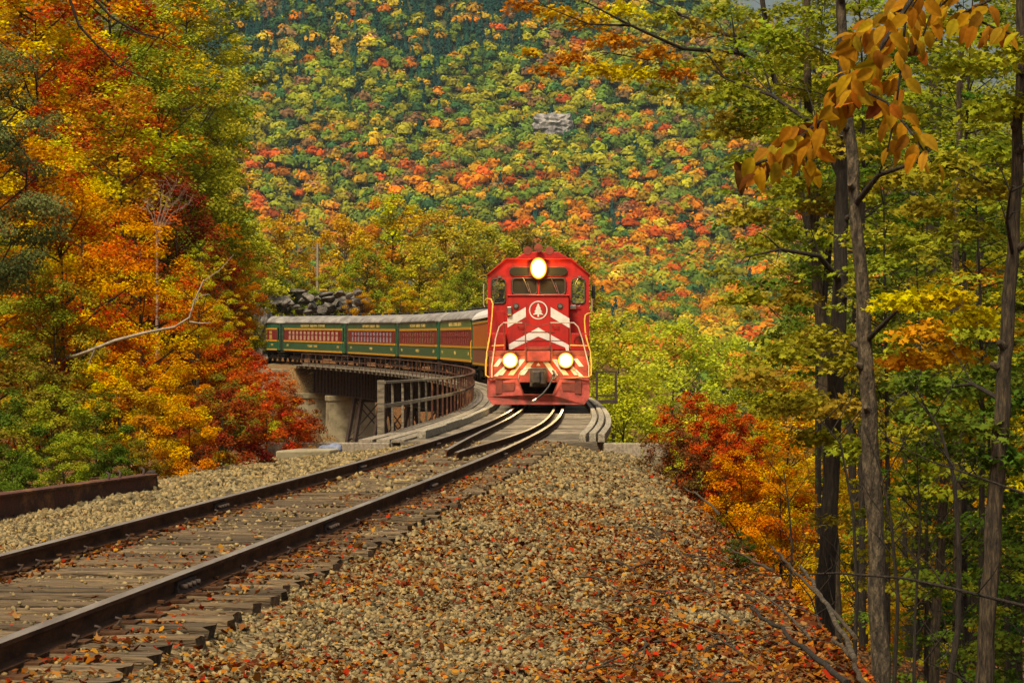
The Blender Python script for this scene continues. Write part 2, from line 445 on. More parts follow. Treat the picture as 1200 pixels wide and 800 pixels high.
# ------------------------------------------------------------------ ballast stones and fallen leaves
def in_view(X, Y, m=.5): return (np.abs(X) < .182 * Y + np.where(Y < 26, m, 1.2)) & (Y > 12.2)
def scatter(y0, y1, dens, ulo, uhi):
    n = int(dens * (y1 - y0) * (uhi - ulo))
    Y = rng.uniform(y0, y1, n); u = rng.uniform(ulo, uhi, n)
    X = np.interp(Y, TY, TX) + u
    k = in_view(X, Y)
    return X[k], Y[k], u[k]
TIE_S = [s_of_y(11.0) + .5 * i for i in range(87)]
tie_y = np.array([off(s, 0).y for s in TIE_S])
CUBE = np.array([(x, y, z) for z in (-1, 1) for y in (-1, 1) for x in (-1, 1)], float)
CF = np.array([(0, 2, 3, 1), (4, 5, 7, 6), (0, 1, 5, 4), (2, 6, 7, 3), (0, 4, 6, 2), (1, 3, 7, 5)])
def stones(name, parts):
    VV = []; CC = []
    for (X, Y, u, size) in parts:
        s_ = np.interp(Y, TY, TS); ph = (s_ - TIE_S[0]) / .5
        on_tie = (np.abs(ph - np.round(ph)) < .25) & (np.abs(u) < 1.32)
        keep = ~on_tie | (rng.random(len(X)) < .035)
        keep &= (np.abs(np.abs(u) - .755) > .085)
        uq = upr(u, Y); keep &= (uq < 4.0) | (rng.random(len(X)) < .7 - .6 * (uq - 4.0))
        keep &= ~((u > .84) & (u < 1.34) & (rng.random(len(X)) < .55))
        X, Y, u = X[keep], Y[keep], u[keep]; n = len(X)
        sz = size * np.exp(np.clip(rng.normal(0, .28, n), -.6, .45)) * .5
        Z = gz(X, Y) + sz * np.where(np.abs(u) < 1.3, .0, .5)
        Z = np.where(on_tie[keep], -.135 + sz * .5, Z)
        c = CUBE[None] * rng.uniform(.45, 1.15, (n, 8, 3)) * rng.uniform(.6, 1.1, (n, 1, 3)) * sz[:, None, None]
        q = rng.normal(size=(n, 4)); q /= np.linalg.norm(q, axis=1)[:, None]
        a, b, cc, dd = q.T
        Rm = np.stack([1 - 2 * (cc * cc + dd * dd), 2 * (b * cc - a * dd), 2 * (b * dd + a * cc), 2 * (b * cc + a * dd), 1 - 2 * (b * b + dd * dd), 2 * (cc * dd - a * b),
                       2 * (b * dd - a * cc), 2 * (cc * dd + a * b), 1 - 2 * (b * b + cc * cc)], -1).reshape(n, 3, 3)
        v = np.einsum('nij,nkj->nki', Rm, c) + np.c_[X, Y, Z][:, None]
        t = rng.random((n, 1)); g = rng.uniform(.25, 1.35, (n, 1))
        col = (np.array([.28, .195, .080]) * (1 - t) + np.array([.20, .165, .095]) * t) * g
        VV.append(v.reshape(-1, 3)); CC.append(np.repeat(col, 8, 0))
    V = np.concatenate(VV); C = np.concatenate(CC); n = len(V) // 8
    F = (np.arange(n)[:, None, None] * 8 + CF[None]).reshape(-1, 4)
    return mobj(name, poly_mesh(name, V, F, M['stone'], C), kind='stuff', label='tan crushed stone ballast around the ties and on the shoulders')
def stone_mat():
    m, nt, b = new_mat('ballast_stone'); L = nt.links.new
    a = N(nt, "ShaderNodeAttribute"); a.attribute_name = "v"; L(a.outputs["Color"], b.inputs["Base Color"])
    b.inputs["Roughness"].default_value = .9; b.inputs["Specular IOR Level"].default_value = .25
    return m
M['stone'] = stone_mat()
stones('gravel', [(*scatter(12.2, 20, 760, -5, 4.4), .025), (*scatter(20, 33, 330, -5.2, 4.6), .034), (*scatter(33, B0 + .2, 150, -5.0, 4.6), .052)])

LP = np.array([(.34, .14, .03), (.38, .03, .010), (.34, .10, .015), (.40, .19, .025), (.16, .05, .02), (.42, .14, .015), (.11, .035, .015), (.21, .085, .03), (.15, .03, .012), (.26, .13, .045)])
def star(k=9):
    # a small lobed maple outline
    ang = np.linspace(0, 2 * np.pi, 11)[:-1] + np.pi / 2
    r = np.array([1, .45, .85, .42, .62, .25, .62, .42, .85, .45])
    return np.c_[np.cos(ang) * r, np.sin(ang) * r]
STAR = star()
SMALL = np.array([(0, -1), (.55, -.25), (.8, .5), (0, 1), (-.8, .45), (-.5, -.3)])
def leaves_flat(X, Y, Z, size, tilt, curl=.35, shape=None):
    SH = STAR if shape is None else shape
    n = len(X); k = len(SH)
    a = rng.uniform(0, 2 * np.pi, n); sz = size * rng.uniform(.6, 1.25, n) * .5
    p = SH[None] * sz[:, None, None] * np.array([1, 1]) * rng.uniform(.7, 1.1, (n, 1, 2))
    x = p[..., 0] * np.cos(a)[:, None] - p[..., 1] * np.sin(a)[:, None]
    y = p[..., 0] * np.sin(a)[:, None] + p[..., 1] * np.cos(a)[:, None]
    tx, ty = rng.normal(0, tilt, (2, n, 1))
    z = x * tx + y * ty + curl * 1.6 * (p ** 2).sum(-1) / sz[:, None] * rng.uniform(-.4, 1, (n, 1))
    z += np.maximum(0, -z.min(1, keepdims=True)) * .7
    return np.stack([x + X[:, None], y + Y[:, None], z + Z[:, None]], -1).reshape(-1, 3)
def litter(name, parts, label):
    VV = []; CC = []
    for X, Y, u, size in parts:
        dn = vnoise(X, Y, 1.2, 21) * .8 + vnoise(X, Y, .4, 22) * .35 + (u > 1.35) * .27 + (upr(u, Y) > 4.2) * .15 + (np.abs(np.abs(u) - .80) < .3) * .34 - ((u < -1.1) & (u > -5)) * .35
        dn -= (Y > 42) * .2 + ((np.abs(u) < .5)) * .25
        k = (dn > rng.uniform(.45, 1.1, len(X))) & (np.abs(np.abs(u) - .755) > .07)
        X, Y, u = X[k], Y[k], u[k]
        ph = (np.interp(Y, TY, TS) - TIE_S[0]) / .5; ot = np.abs(ph - np.round(ph)) < .23
        k = ~((np.abs(u) < 1.3) & ot & (rng.random(len(u)) < .45)); X, Y, u, ot = X[k], Y[k], u[k], ot[k]
        Z = np.where((np.abs(u) < 1.3) & ot, -.128, gz(X, Y) + .022)
        VV.append(leaves_flat(X, Y, Z, size, .35, shape=SMALL))
        c = LP[rng.integers(0, len(LP), len(X))] * rng.uniform(.4, 1.05, (len(X), 1))
        CC.append(np.repeat(c, 6, 0))
    return mobj(name, poly_mesh(name, np.concatenate(VV), 6, M['litter'], np.concatenate(CC)), kind='stuff', label=label)
litter('leaf_litter', [(*scatter(12.2, 22, 620, -4.6, 6.2), .040), (*scatter(22, 36, 380, -5, 6.5), .046), (*scatter(36, B0, 190, -5, 6.5), .056), (*scatter(12.2, 30, 330, 3.3, 6.5), .05), (*scatter(14, 46, 90, 4.5, 9.5), .08)],
       'fallen orange, red and brown leaves strewn over the ballast')
# the largest fallen leaves, one by one
LM = []
for i, c in enumerate(LP):
    V = leaves_flat(np.zeros(1), np.zeros(1), np.zeros(1), .12, .3, .55)
    LM.append(poly_mesh('fallen_leaf', V, 10, M['litter'], np.repeat(c[None], 10, 0)))
cnt = 0
while cnt < 210:
    Y = 12.6 + 12 * random.random() ** 1.5; u = random.choice([random.uniform(1.0, 5.2), random.uniform(1.0, 4.8), random.uniform(.85, 1.4), random.uniform(-.68, .68), -random.uniform(.85, 1.3)])
    X = float(np.interp(Y, TY, TX)) + u
    if abs(X) > .18 * Y: continue
    z = -.125 if abs(u) < 1.3 else float(gz(X, Y)) + .03
    o = mobj('fallen_leaf', random.choice(LM), ground)
    o.location = (X, Y, z); o.rotation_euler = (random.uniform(-.35, .35), random.uniform(-.35, .35), random.uniform(0, 6.3))
    s_ = random.uniform(.42, .8); o.scale = (s_, s_, s_)
    cnt += 1
# ------------------------------------------------------------------ the track
track = empty('railway_track', label='single railway track curving from the lower left corner onto the bridge', cat='track')
RP = [(-.036, 0), (.036, 0), (.036, -.022), (.012, -.034), (.008, -.1), (.03, -.108), (.066, -.114), (.066, -.127), (-.066, -.127), (-.066, -.114), (-.03, -.108), (-.008, -.1), (-.012, -.034), (-.036, -.022)]
def sweep(name, s_list, u_of, prof, mats, parent, zoff=0, top_faces=(), cap=True, bevel=0, **kw):
    mb = MB(); n = len(prof); vs = []
    for s in s_list:
        u0 = u_of(s) if callable(u_of) else u_of
        for (a, z) in prof: vs.append(off(s, u0 + a, z + zoff))
    for i in range(len(s_list) - 1):
        for k in range(n):
            k2 = (k + 1) % n
            mb.f.append([i * n + k, i * n + k2, (i + 1) * n + k2, (i + 1) * n + k]); mb.m.append(1 if k in top_faces else 0); mb.sm.append(False)
    mb.v = vs
    if cap:
        mb.f.append(list(range(n))[::-1]); mb.m.append(0); mb.sm.append(False)
        mb.f.append([len(vs) - n + k for k in range(n)]); mb.m.append(0); mb.sm.append(False)
    return mb.build(name, mats, parent, bevel, **kw)
SL = list(np.arange(s_of_y(-20), s_of_y(350), .8))
rails = [sweep('rail', SL, u, RP, [M['rail'], M['railtop']], track, top_faces=(0,)) for u in (-.755, .755)]
# ties in the ballast: four weathered shapes, copied
def tie_mesh(wd, ln, dp, mat, n=10, j=.012):
    mb = MB(); vs = []
    for i in range(n + 1):
        x = -ln / 2 + ln * i / n
        e = .03 if i in (0, n) else 0
        for (y, z) in ((-wd / 2, -dp), (wd / 2, -dp), (wd / 2, -.018), (wd / 2 - .02, 0), (0, -.004), (-wd / 2 + .02, 0), (-wd / 2, -.018)):
            vs.append((x + random.uniform(-e, e), y + random.uniform(-j, j), z + random.uniform(-j, j) * (.7 if z > -.1 else 0)))
    k = 7
    for i in range(n):
        for q in range(k):
            q2 = (q + 1) % k
            mb.f.append([i * k + q, i * k + q2, (i + 1) * k + q2, (i + 1) * k + q]); mb.m.append(0); mb.sm.append(False)
    mb.f.append(list(range(k))); mb.m.append(0); mb.sm.append(False)
    mb.f.append([n * k + q for q in range(k)]); mb.m.append(0); mb.sm.append(False)
    mb.v = vs
    return mb.mesh('tie', [mat])
TM = [tie_mesh(.22, 2.6, .17, M['tie']) for _ in range(5)]
pl = MB().bx(-.16, .16, -.09, .09, 0, .012).mesh('tie_plate', [M['rail']])
sk = MB(); sk.box((0, 0, .02), (.014, .014, .07)); sk.box((.006, 0, .055), (.038, .03, .014)); sk = sk.mesh('spike', [M['rail']])
for i, s in enumerate(TIE_S):
    p, h = tp(s)
    t = mobj('tie', random.choice(TM), track)
    t.location = off(s, random.uniform(-.06, .06), -.130 + random.uniform(-.016, .006))
    t.rotation_euler = (0, random.uniform(-.004, .004), -h + random.uniform(-.025, .025))
    if 12 < p.y < 34:
        for u in (-.755, .755):
            q = mobj('tie_plate', pl, t); q.location = (u, 0, 0.003)
            for (du, dy) in ((-.09, -.05), (.09, .05)):
                if p.y < 28 or du * u > 0:
                    k = mobj('spike', sk, t); k.location = (u + du, dy + random.uniform(-.02, .02), random.uniform(-.035, -.012)); k.rotation_euler = (random.uniform(-.12, .12), random.uniform(-.12, .12), 0 if du < 0 else math.pi)
# joint bars and rail anchors
for ri, u, ys_ in ((1, .755, (17.6, 24.0, 32.4, 44.0)), (0, -.755, (27.4, 38.3, 50.0))):
    for y in ys_:
        s = s_of_y(y)
        for side in (-1, 1):
            mb = MB()
            prof = [(side * .010, -.036), (side * .034, -.04), (side * .026, -.07), (side * .034, -.098), (side * .05, -.108), (side * .010, -.106)]
            a = [off(s - .3, u + x, z) for x, z in prof]; b = [off(s + .3, u + x, z) for x, z in prof]; n = 6
            mb.add(a + b, [(0, 1, 2, 3, 4, 5), tuple(range(6, 12))] + [(k, (k + 1) % n, n + (k + 1) % n, n + k) for k in range(n)])
            for k in range(4):
                c = off(s - .21 + .14 * k, u + side * .03, -.07)
                d_ = off(s - .21 + .14 * k, u + side * .075, -.07)
                mb.cyl(c, d_, .019, n=6)
            mb.build('joint_bar', [M['rustdark']], rails[ri])
for ri, u in ((0, -.755), (1, .755)):
    for y in (14.6, 15.0, 15.6, 19.4, 20.1, 21.6, 22.9, 25.3, 27.2, 29.5, 31.4, 34.2):
        s = TIE_S[int(round((s_of_y(y) - TIE_S[0]) / .5))] - .13
        mb = MB()
        mb.tube([off(s, u - .09, -.112), off(s, u - .04, -.138), off(s, u + .04, -.138), off(s, u + .085, -.115), off(s, u + .1, -.085), off(s, u + .07, -.08)], .011, 5)
        mb.build('rail_anchor', [M['rustdark']], rails[ri])

# ------------------------------------------------------------------ the bridge
bridge = empty('railway_bridge', label='curved steel trestle bridge with a timber deck carrying the train', cat='bridge')
BS0, BS1 = s_of_y(B0), s_of_y(B1)
bt = [tie_mesh(.24, 3.7, .24, M['btie'], 6, .008) for _ in range(4)]
nb = int((BS1 - BS0) / .38)
for i in range(130):
    s = BS0 + .2 + .38 * i
    p, h = tp(s)
    o = mobj('bridge_tie', random.choice(bt), bridge); o.location = off(s, .1, -.142 + random.uniform(-.022, .004)); o.rotation_euler = (0, 0, -h + random.uniform(-.008, .008))
mb = MB()
for i in range(130, nb):
    s = BS0 + .2 + .38 * i
    p, h = tp(s)
    mb.box(off(s, -.3, -.26), (4.4, .24, .24), 0, Matrix.Rotation(-h, 3, 'Z'))
mb.build('bridge_tie', [M['btie']], bridge, kind='stuff')
def srange(a, b, st): return list(np.arange(a, b, st)) + [b]
# guard timbers: left one piece, right three bundled
def rect(w_, h_): return [(-w_ / 2, 0), (w_ / 2, 0), (w_ / 2, h_), (-w_ / 2, h_)]
for (u, w_, h_, z, a) in ((-1.55, .17, .17, -.145, 2.6), (1.66, .13, .16, -.146, .1), (1.84, .13, .185, -.146, .35), (2.01, .13, .15, -.147, .1)):
    s = BS0 + a
    while s < BS0 + 120:
        e = min(s + 6.1, BS0 + 120)
        sweep('guard_timber', srange(s, e - .03, 1.0), u, rect(w_, h_ + random.uniform(-.012, .012)), [M['guard']], bridge, z, bevel=.012)
        s = e
sweep('guard_timber', srange(BS0 + 120, BS1, 2), -1.75, rect(.2, .2), [M['btie']], bridge, -.14)
# walkway planks on the left
for k, u in enumerate((-1.80, -2.1, -2.4)):
    s = BS0 + .15 + (k % 2) * .3
    while s < BS0 + 112:
        e = min(s + random.choice((3.6, 4.3, 4.9)), BS0 + 112)
        sweep('walkway_plank', srange(s, e - .025, 1.2), u, rect(.25, .05), [M['plank']], bridge, -.16 + random.uniform(-.006, .012))
        s = e
sweep('walkway_plank', srange(BS0 + 112, BS1, 2), -2.3, rect(.9, .05), [M['plank']], bridge, -.16)
# brackets under the walkway
mb = MB()
for i in range(int((BS1 - BS0) / 2.3)):
    s = BS0 + .4 + 2.3 * i; p, h = tp(s)
    mb.box(off(s, -2.0, -.26), (1.6, .16, .18), 0, Matrix.Rotation(-h, 3, 'Z'))
mb.build('walkway_bracket', [M['btie']], bridge, kind='stuff')
# inner guard rails
GP = [(a * .85, z) for a, z in RP]
def gl(y):
    return float(np.interp(y, [44.5, 47, 52, 58, 66, 400], [-.12, -.2, -.33, -.43, -.47, -.47]))
for sg, y0 in ((-1, 44.3), (1, 43.0)):
    sl_ = srange(s_of_y(y0), s_of_y(150), .8)
    sweep('guard_rail', sl_, (lambda s, sg=sg: sg * abs(gl(float(np.interp(s, TS, TY)))) + (0.02 if sg > 0 else 0)), GP, [M['rail'], M['railtop']], bridge, -.012, top_faces=(0,))
# plate girders with stiffeners
for u in (-1.1, 1.1):
    s = BS0 + .9; sp = 18.9
    while s < BS1 - 2:
        e = min(s + sp, BS1 - .8)
        mb = MB()
        sl_ = srange(s, e - .12, 2.0)
        for (du, dz, w_, h_) in ((0, -2.55, .03, 2.1), (0, -.45, .4, .06), (0, -2.6, .4, .06)):
            for a_, b_ in zip(sl_[:-1], sl_[1:]):
                for sgn in (1,):
                    A = [off(a_, u + x, z) for x, z in ((-w_ / 2, dz), (w_ / 2, dz), (w_ / 2, dz + h_), (-w_ / 2, dz + h_))]
                    B = [off(b_, u + x, z) for x, z in ((-w_ / 2, dz), (w_ / 2, dz), (w_ / 2, dz + h_), (-w_ / 2, dz + h_))]
                    mb.add(A + B, [(0, 1, 5, 4), (1, 2, 6, 5), (2, 3, 7, 6), (3, 0, 4, 7), (0, 3, 2, 1), (4, 5, 6, 7)])
        ss = s + .3
        while ss < e - .2:
            p, h = tp(ss)
            for q in (-1, 1): mb.box(off(ss, u + q * .1, -1.5), (.14, .04, 2.08), 0, Matrix.Rotation(-h, 3, 'Z'))
            ss += 1.35
        mb.build('plate_girder', [M['rustdark']], bridge)
        s = e
# trestle towers
k = 0
ty = [78.0, 98, 118, 138, 158, 178, 198, 217, 231, 243]
for y in ty:
    s = s_of_y(y); g = float(gz(off(s, 0).x, y)) - 1
    mb = MB(); top = -2.62
    zt_ = off(s, 0).z
    for ds in (-1.6, 1.6):
        for sgn in (-1, 1):
            hgt = zt_ + top - g
            a = off(s + ds, sgn * 1.1, top); b = off(s + ds * 1.1, sgn * (1.1 + hgt * .17), 0); b.z = g
            mb.tube([a, b], .2, 4, smooth=False)
        for f in (.02, .35, .7):
            w_ = 1.1 + (zt_ + top - g) * .17 * f
            z = top - (zt_ + top - g) * f
            mb.tube([off(s + ds, -w_, z), off(s + ds, w_, z)], .1, 4, smooth=False)
            if f < .7:
                f2 = f + .33; w2 = 1.1 + (zt_ + top - g) * .17 * f2; z2 = top - (zt_ + top - g) * f2
                mb.tube([off(s + ds, -w_, z), off(s + ds, w2, z2)], .05, 4, smooth=False)
                mb.tube([off(s + ds, w_, z), off(s + ds, -w2, z2)], .05, 4, smooth=False)
    mb.build('trestle_tower', [M['rustdark']], bridge)
# piers and abutments
def pier(y, w0, w1, ds, top, bot, name='concrete_pier', uc=0, capo=.25):
    s = s_of_y(y); p, h = tp(s); mb = MB()
    vs = []
    for (z, w_, d_) in ((bot, w1, ds * 1.35), (top - .45, w0, ds)):
        for (a, b) in ((-1, -1), (1, -1), (1, 1), (-1, 1)): vs.append(off(s + b * d_, uc + a * w_, z))
    mb.add(vs, [(0, 1, 2, 3), (4, 5, 6, 7), (0, 1, 5, 4), (1, 2, 6, 5), (2, 3, 7, 6), (3, 0, 4, 7)])
    vs = []
    for z in (top - .447, top):
        for (a, b) in ((-1, -1), (1, -1), (1, 1), (-1, 1)): vs.append(off(s + b * (ds + capo), uc + a * (w0 + capo), z))
    mb.add(vs, [(0, 1, 2, 3), (4, 5, 6, 7), (0, 1, 5, 4), (1, 2, 6, 5), (2, 3, 7, 6), (3, 0, 4, 7)])
    return mb.build(name, [M['conc']], bridge, bevel=.03)
pier(251.5, 2.0, 2.2, .8, -2.62, -16, capo=.08)
# far abutment: stepped mass
pier(263.5, 4.2, 4.4, 1.2, -.5, -9, 'abutment', -1.2, .12)
pier(261.0, 2.4, 2.7, 1.1, -2.63, -11, 'abutment', -.3, .12)
# near abutment: backwall with its cap showing on both sides
s = BS0
mb = MB()
for (u0, u1, z0, z1, t0, t1) in ((-4.6, 3.15, -9, -.42, -.3, .55),):
    vs = [off(s + t, u, z) for z in (z0, z1) for (u, t) in ((u0, t0), (u1, t0), (u1, t1), (u0, t1))]
    mb.add(vs, [(0, 1, 2, 3), (4, 5, 6, 7), (0, 1, 5, 4), (1, 2, 6, 5), (2, 3, 7, 6), (3, 0, 4, 7)])
mb.build('abutment', [M['conc']], bridge, bevel=.03)
for (u0, u1, ya, yb) in ((-4.5, -1.95, -.15, .12), (2.05, 2.75, .1, -.05), (2.77, 3.25, -.05, -.4)):
    mb = MB()
    vs = []
    for z in (-.417, -.16):
        for (u, t) in ((u0, ya), (u1, yb), (u1, yb + .32), (u0, ya + .32)): vs.append(off(s + t, u, z))
    mb.add(vs, [(0, 1, 2, 3), (4, 5, 6, 7), (0, 1, 5, 4), (1, 2, 6, 5), (2, 3, 7, 6), (3, 0, 4, 7)])
    mb.build('backwall_cap', [M['plank']], bridge, bevel=.02)

# the railing along the left side
rl = empty('bridge_railing', label='rusty post and rail fence along the left edge of the bridge', cat='railing')
s = s_of_y(60.3); UR = -2.68; k = 0
pm = []
post_s = []
while s < BS1 - .5:
    post_s.append(s); s += 2.9
for i, s in enumerate(post_s):
    p, h = tp(s); mb = MB()
    thick = .055 if i else .15
    mb.box((0, 0, .56), (thick, thick, 1.30 if i else 1.34), 0, Matrix.Rotation(-h, 3, 'Z'))
    mb.build('post', [M['rust'] if i > 5 else M['btie']], rl, .01, loc=off(s, UR, -.25), label='grey weathered timber end post' if i == 0 else None)
for j, z in enumerate((.93, .42)):
    for i in range(0, len(post_s) - 1, 2):
        a = post_s[i] - .06; b = post_s[min(i + 2, len(post_s) - 1)] - .09
        if b - a < .5: continue
        sweep('railing_rail', srange(a, b, 1.15), UR + .06, [(-.025, 0), (.025, 0), (.025, .08), (-.025, .08)] if j else [(-.085, 0), (.04, 0), (.04, .05), (-.085, .05)], [M['plank'] if i < 14 else M['rust']], rl, z - .02 + .0)
# refuge frame on the right side
rf = empty('refuge_frame', loc=off(s_of_y(112), 2.22, 0), rot=(0, 0, -tp(s_of_y(112))[1]), label='rusty square steel frame standing out from the right side of the bridge', cat='frame')
for x in (0, .74): MB().bx(x - .045, x + .045, -.045, .045, -.05, 1.0).build('upright', [M['rustdark']], rf, .008)
MB().bx(-.045, .785, -.05, .05, 1.003, 1.07).build('top_bar', [M['rustdark']], rf, .008)
MB().bx(-.1, .8, -.3, .3, -.18, -.053).build('platform', [M['rustdark']], rf, .01)
MB().bx(.048, .69, -.03, .03, .08, .15).build('toe_bar', [M['rustdark']], rf, .008)
mb = MB(); mb.tube([(0, 0, -.15), (-1.2, 0, -.7)], .05, 4, smooth=False); mb.tube([(-1.3, -.1, -.22), (.0, -.1, -.16)], .06, 4, smooth=False); mb.build('bracket', [M['rustdark']], rf)

# ------------------------------------------------------------------ beside the track
beam = empty('rusty_beam', loc=off(s_of_y(32), -3.85, 0), label='long rusty steel beam lying on the ballast at the left edge', cat='beam')
a = at(-30, 612, 31.4); b = at(177, 577, 38.4)
b0 = (a + b) / 2; beam.location = b0; dv = (b - a); hd = math.atan2(dv.x, dv.y); beam.rotation_euler = (0, 0, -hd)
Ln = dv.length
mb = MB()
IP = [(-.11, 0), (.11, 0), (.11, .025), (.07, .035), (.07, .26), (.11, .27), (.11, .295), (-.11, .295), (-.11, .27), (-.012, .26), (-.012, .035), (-.11, .025)]
vs = [(x, -Ln / 2 + t * Ln, z - .03) for t in (0, 1) for x, z in IP]; n = len(IP)
mb.add(vs, [tuple(range(n)), tuple(range(n, 2 * n))] + [(k, (k + 1) % n, n + (k + 1) % n, n + k) for k in range(n)])
mb.build('web_and_flanges', [M['rust']], beam, .004)
mb = MB()
for k, y in enumerate((1.5, 2.0, 3.1)):
    mb.tube([(.02, y, .27), (.03, y, .33), (-.02, y + .05, .35)], .018, 6)
mb.build('bolt', [M['rustdark']], beam)
MB().tube([(0, Ln / 2 - .1, .24), (.0, Ln / 2 + .06, .26), (.0, Ln / 2 + .14, .14), (0, Ln / 2 + .1, 0)], .06, 6).build('end_plate', [M['rustdark']], beam)
# concrete slab and blue tarp by the ravine
slab = MB()
c = at(360, 521, 52.5); z0 = float(gz(c.x, c.y))
slab.ext([(c.x - .5, c.y - .9, z0 - .1), (c.x + .45, c.y - .5, z0 - .1), (c.x + .55, c.y + .6, z0 - .1), (c.x - .2, c.y + .7, z0 - .1)], (0, 0, .26))
tag(slab.build('concrete_slab', [M['conc']], bevel=.03), 'flat broken concrete slab on the left shoulder beside the red bushes', 'slab')
M['tarp'] = surf('blue_tarp', (.06, .08, .16), (.20, .23, .34), 5, .6, 0, .5, 12)
import bmesh
bm = bmesh.new(); bmesh.ops.create_icosphere(bm, subdivisions=3, radius=1)
for v in bm.verts:
    q = v.co
    f = 1 + .22 * math.sin(q.x * 5 + q.y * 3) + .12 * math.sin(q.y * 11 + q.z * 7)
    v.co = Vector((q.x * .22 * f, q.y * .16 * f, max(q.z, -.3) * .11 * f))
me = bpy.data.meshes.new('tarp'); bm.to_mesh(me); bm.free(); me.materials.append(M['tarp'])
for p in me.polygons: p.use_smooth = True
o = mobj('tarp_bundle', me, label='crumpled blue tarp bundle on the ballast beside the slab', cat='tarp')
c = at(389, 519, 53.2); o.location = (c.x, c.y, float(gz(c.x, c.y)) + .1)
# ------------------------------------------------------------------ leaves and trees
KITE = np.array([(0, -.5), (.34, -.05), (0, .5), (-.34, -.05)])
MAPLE = STAR * .55
OVAL = np.array([(0, -.5), (.2, -.3), (.29, 0), (.2, .3), (0, .52), (-.2, .3), (-.29, 0), (-.2, -.3)])
SHAPES = {'kite': KITE, 'maple': MAPLE, 'oval': OVAL}
def leaf_cards(P, Nn, size, shape, droop=.15, lo=.65, hi=1.3):
    """P (n,3) centres, Nn (n,3) normals -> flat list of corner points"""
    n = len(P); sh = SHAPES[shape]
    Nn = Nn / (np.linalg.norm(Nn, axis=1)[:, None] + 1e-9)
    r = rng.normal(size=(n, 3)); a = np.cross(Nn, r); a /= np.linalg.norm(a, axis=1)[:, None] + 1e-9
    b = np.cross(Nn, a)
    sz = size * rng.uniform(lo, hi, n)
    x = sh[None, :, 0] * sz[:, None]; y = sh[None, :, 1] * sz[:, None]
    v = P[:, None] + a[:, None] * x[..., None] + b[:, None] * y[..., None] - Nn[:, None] * (droop * np.abs(sh[None, :, 0]) * sz[:, None])[..., None]
    return v.reshape(-1, 3)

def crown_leaves(centres, radii, per, leaf, shape, flat=.4, up=1.0, out=.5, axis=None, droop=.25, shell=.45):
    """leaves in flattened sprays; returns points and (clump, leaf, value) per vertex"""
    VV = []; CC = []
    k = len(SHAPES[shape])
    for c, r in zip(centres, radii):
        n = max(4, int(per * (r / np.mean(radii)) ** 2))
        q = rng.normal(size=(n, 3)); q /= np.linalg.norm(q, axis=1)[:, None]
        rad = rng.random(n) ** shell
        q = q * rad[:, None]
        p = q * np.array([r, r, r * flat])
        p[:, 2] -= droop * r * (q[:, 0] ** 2 + q[:, 1] ** 2)
        nn = np.c_[rng.normal(0, .6, n), rng.normal(0, .6, n), np.full(n, up)] + q * out
        if axis is not None:
            o_ = c - axis; o_ = o_ / (np.linalg.norm(o_) + 1e-6); nn += o_ * out
        VV.append(leaf_cards(p + c, nn, leaf, shape))
        cl = rng.random()
        col = np.c_[np.full(n, cl), rng.random(n), np.clip(.5 + rng.normal(0, .2, n) + (cl - .5) * .2, 0, 1)]
        CC.append(np.repeat(col, k, 0))
    return np.concatenate(VV), np.concatenate(CC), k

def make_tree(H=10, Rr=3, base=.25, ncl=70, cr=(.5, .95), per=200, leaf=.13, shape='kite', tr=.14, seed=0, top=1.0, flat=.42, bark='bark', spread=.75, lean=.03, shell=.45, up=1.0):
    """one tree at the origin -> (trunk mesh, crown mesh)"""
    r_ = np.random.default_rng(seed)
    mb = MB()
    ph = r_.uniform(0, 6.3)
    tp_ = [(math.sin(ph + z * .35) * lean * max(z, 0) * .5, math.cos(ph * 1.7 + z * .3) * lean * max(z, 0) * .5, z) for z in [-1.3 * H] + list(np.linspace(-.05 * H, H * .9, 8))]   # the stem runs on down into the bank
    mb.tube(tp_, [tr * (1.35 if i == 0 else 1.1 - .12 * i) for i in range(9)], 8)
    cen = []; rad = []
    tpa = np.array(tp_)
    for i in range(ncl):
        t = (i + r_.random()) / ncl
        prof = math.sin(math.pi * min(1, (t * .82 + .14))) ** .7
        z = H * (base + (1 - base) * t * top)
        a = i * 2.39996 + r_.uniform(-.5, .5)
        rho = Rr * prof * (r_.random() ** .45) * .95
        r = r_.uniform(*cr) * (1 - .3 * t)
        tx = np.interp(z, tpa[:, 2], tpa[:, 0]); ty_ = np.interp(z, tpa[:, 2], tpa[:, 1])
        c = np.array([tx + rho * math.cos(a), ty_ + rho * math.sin(a), z + r_.normal(0, .2)])
        cen.append(c); rad.append(r)
        if rho > .4 and i % 2 == 0:
            z0 = max(H * base * .7, z - rho * spread); f = min(z0 / H, .9)
            p0 = np.array([np.interp(z0, tpa[:, 2], tpa[:, 0]), np.interp(z0, tpa[:, 2], tpa[:, 1]), z0])
            m1 = p0 * .6 + c * .4 + np.array([0, 0, -.05 * rho]) + r_.normal(0, .08, 3); m2 = p0 * .25 + c * .75 + r_.normal(0, .1, 3)
            rr = tr * (.42 - .25 * f)
            mb.tube([p0, m1, m2, c], [rr, rr * .7, rr * .42, rr * .15], 5, cap=False)
    V, C, k = crown_leaves(cen, rad, per, leaf, shape, flat, up, .5, np.array([0, 0, H * .5]), shell=shell)
    return mb.mesh('trunk', [M[bark]], False), poly_mesh('crown', V, k, M['leaf'], C)

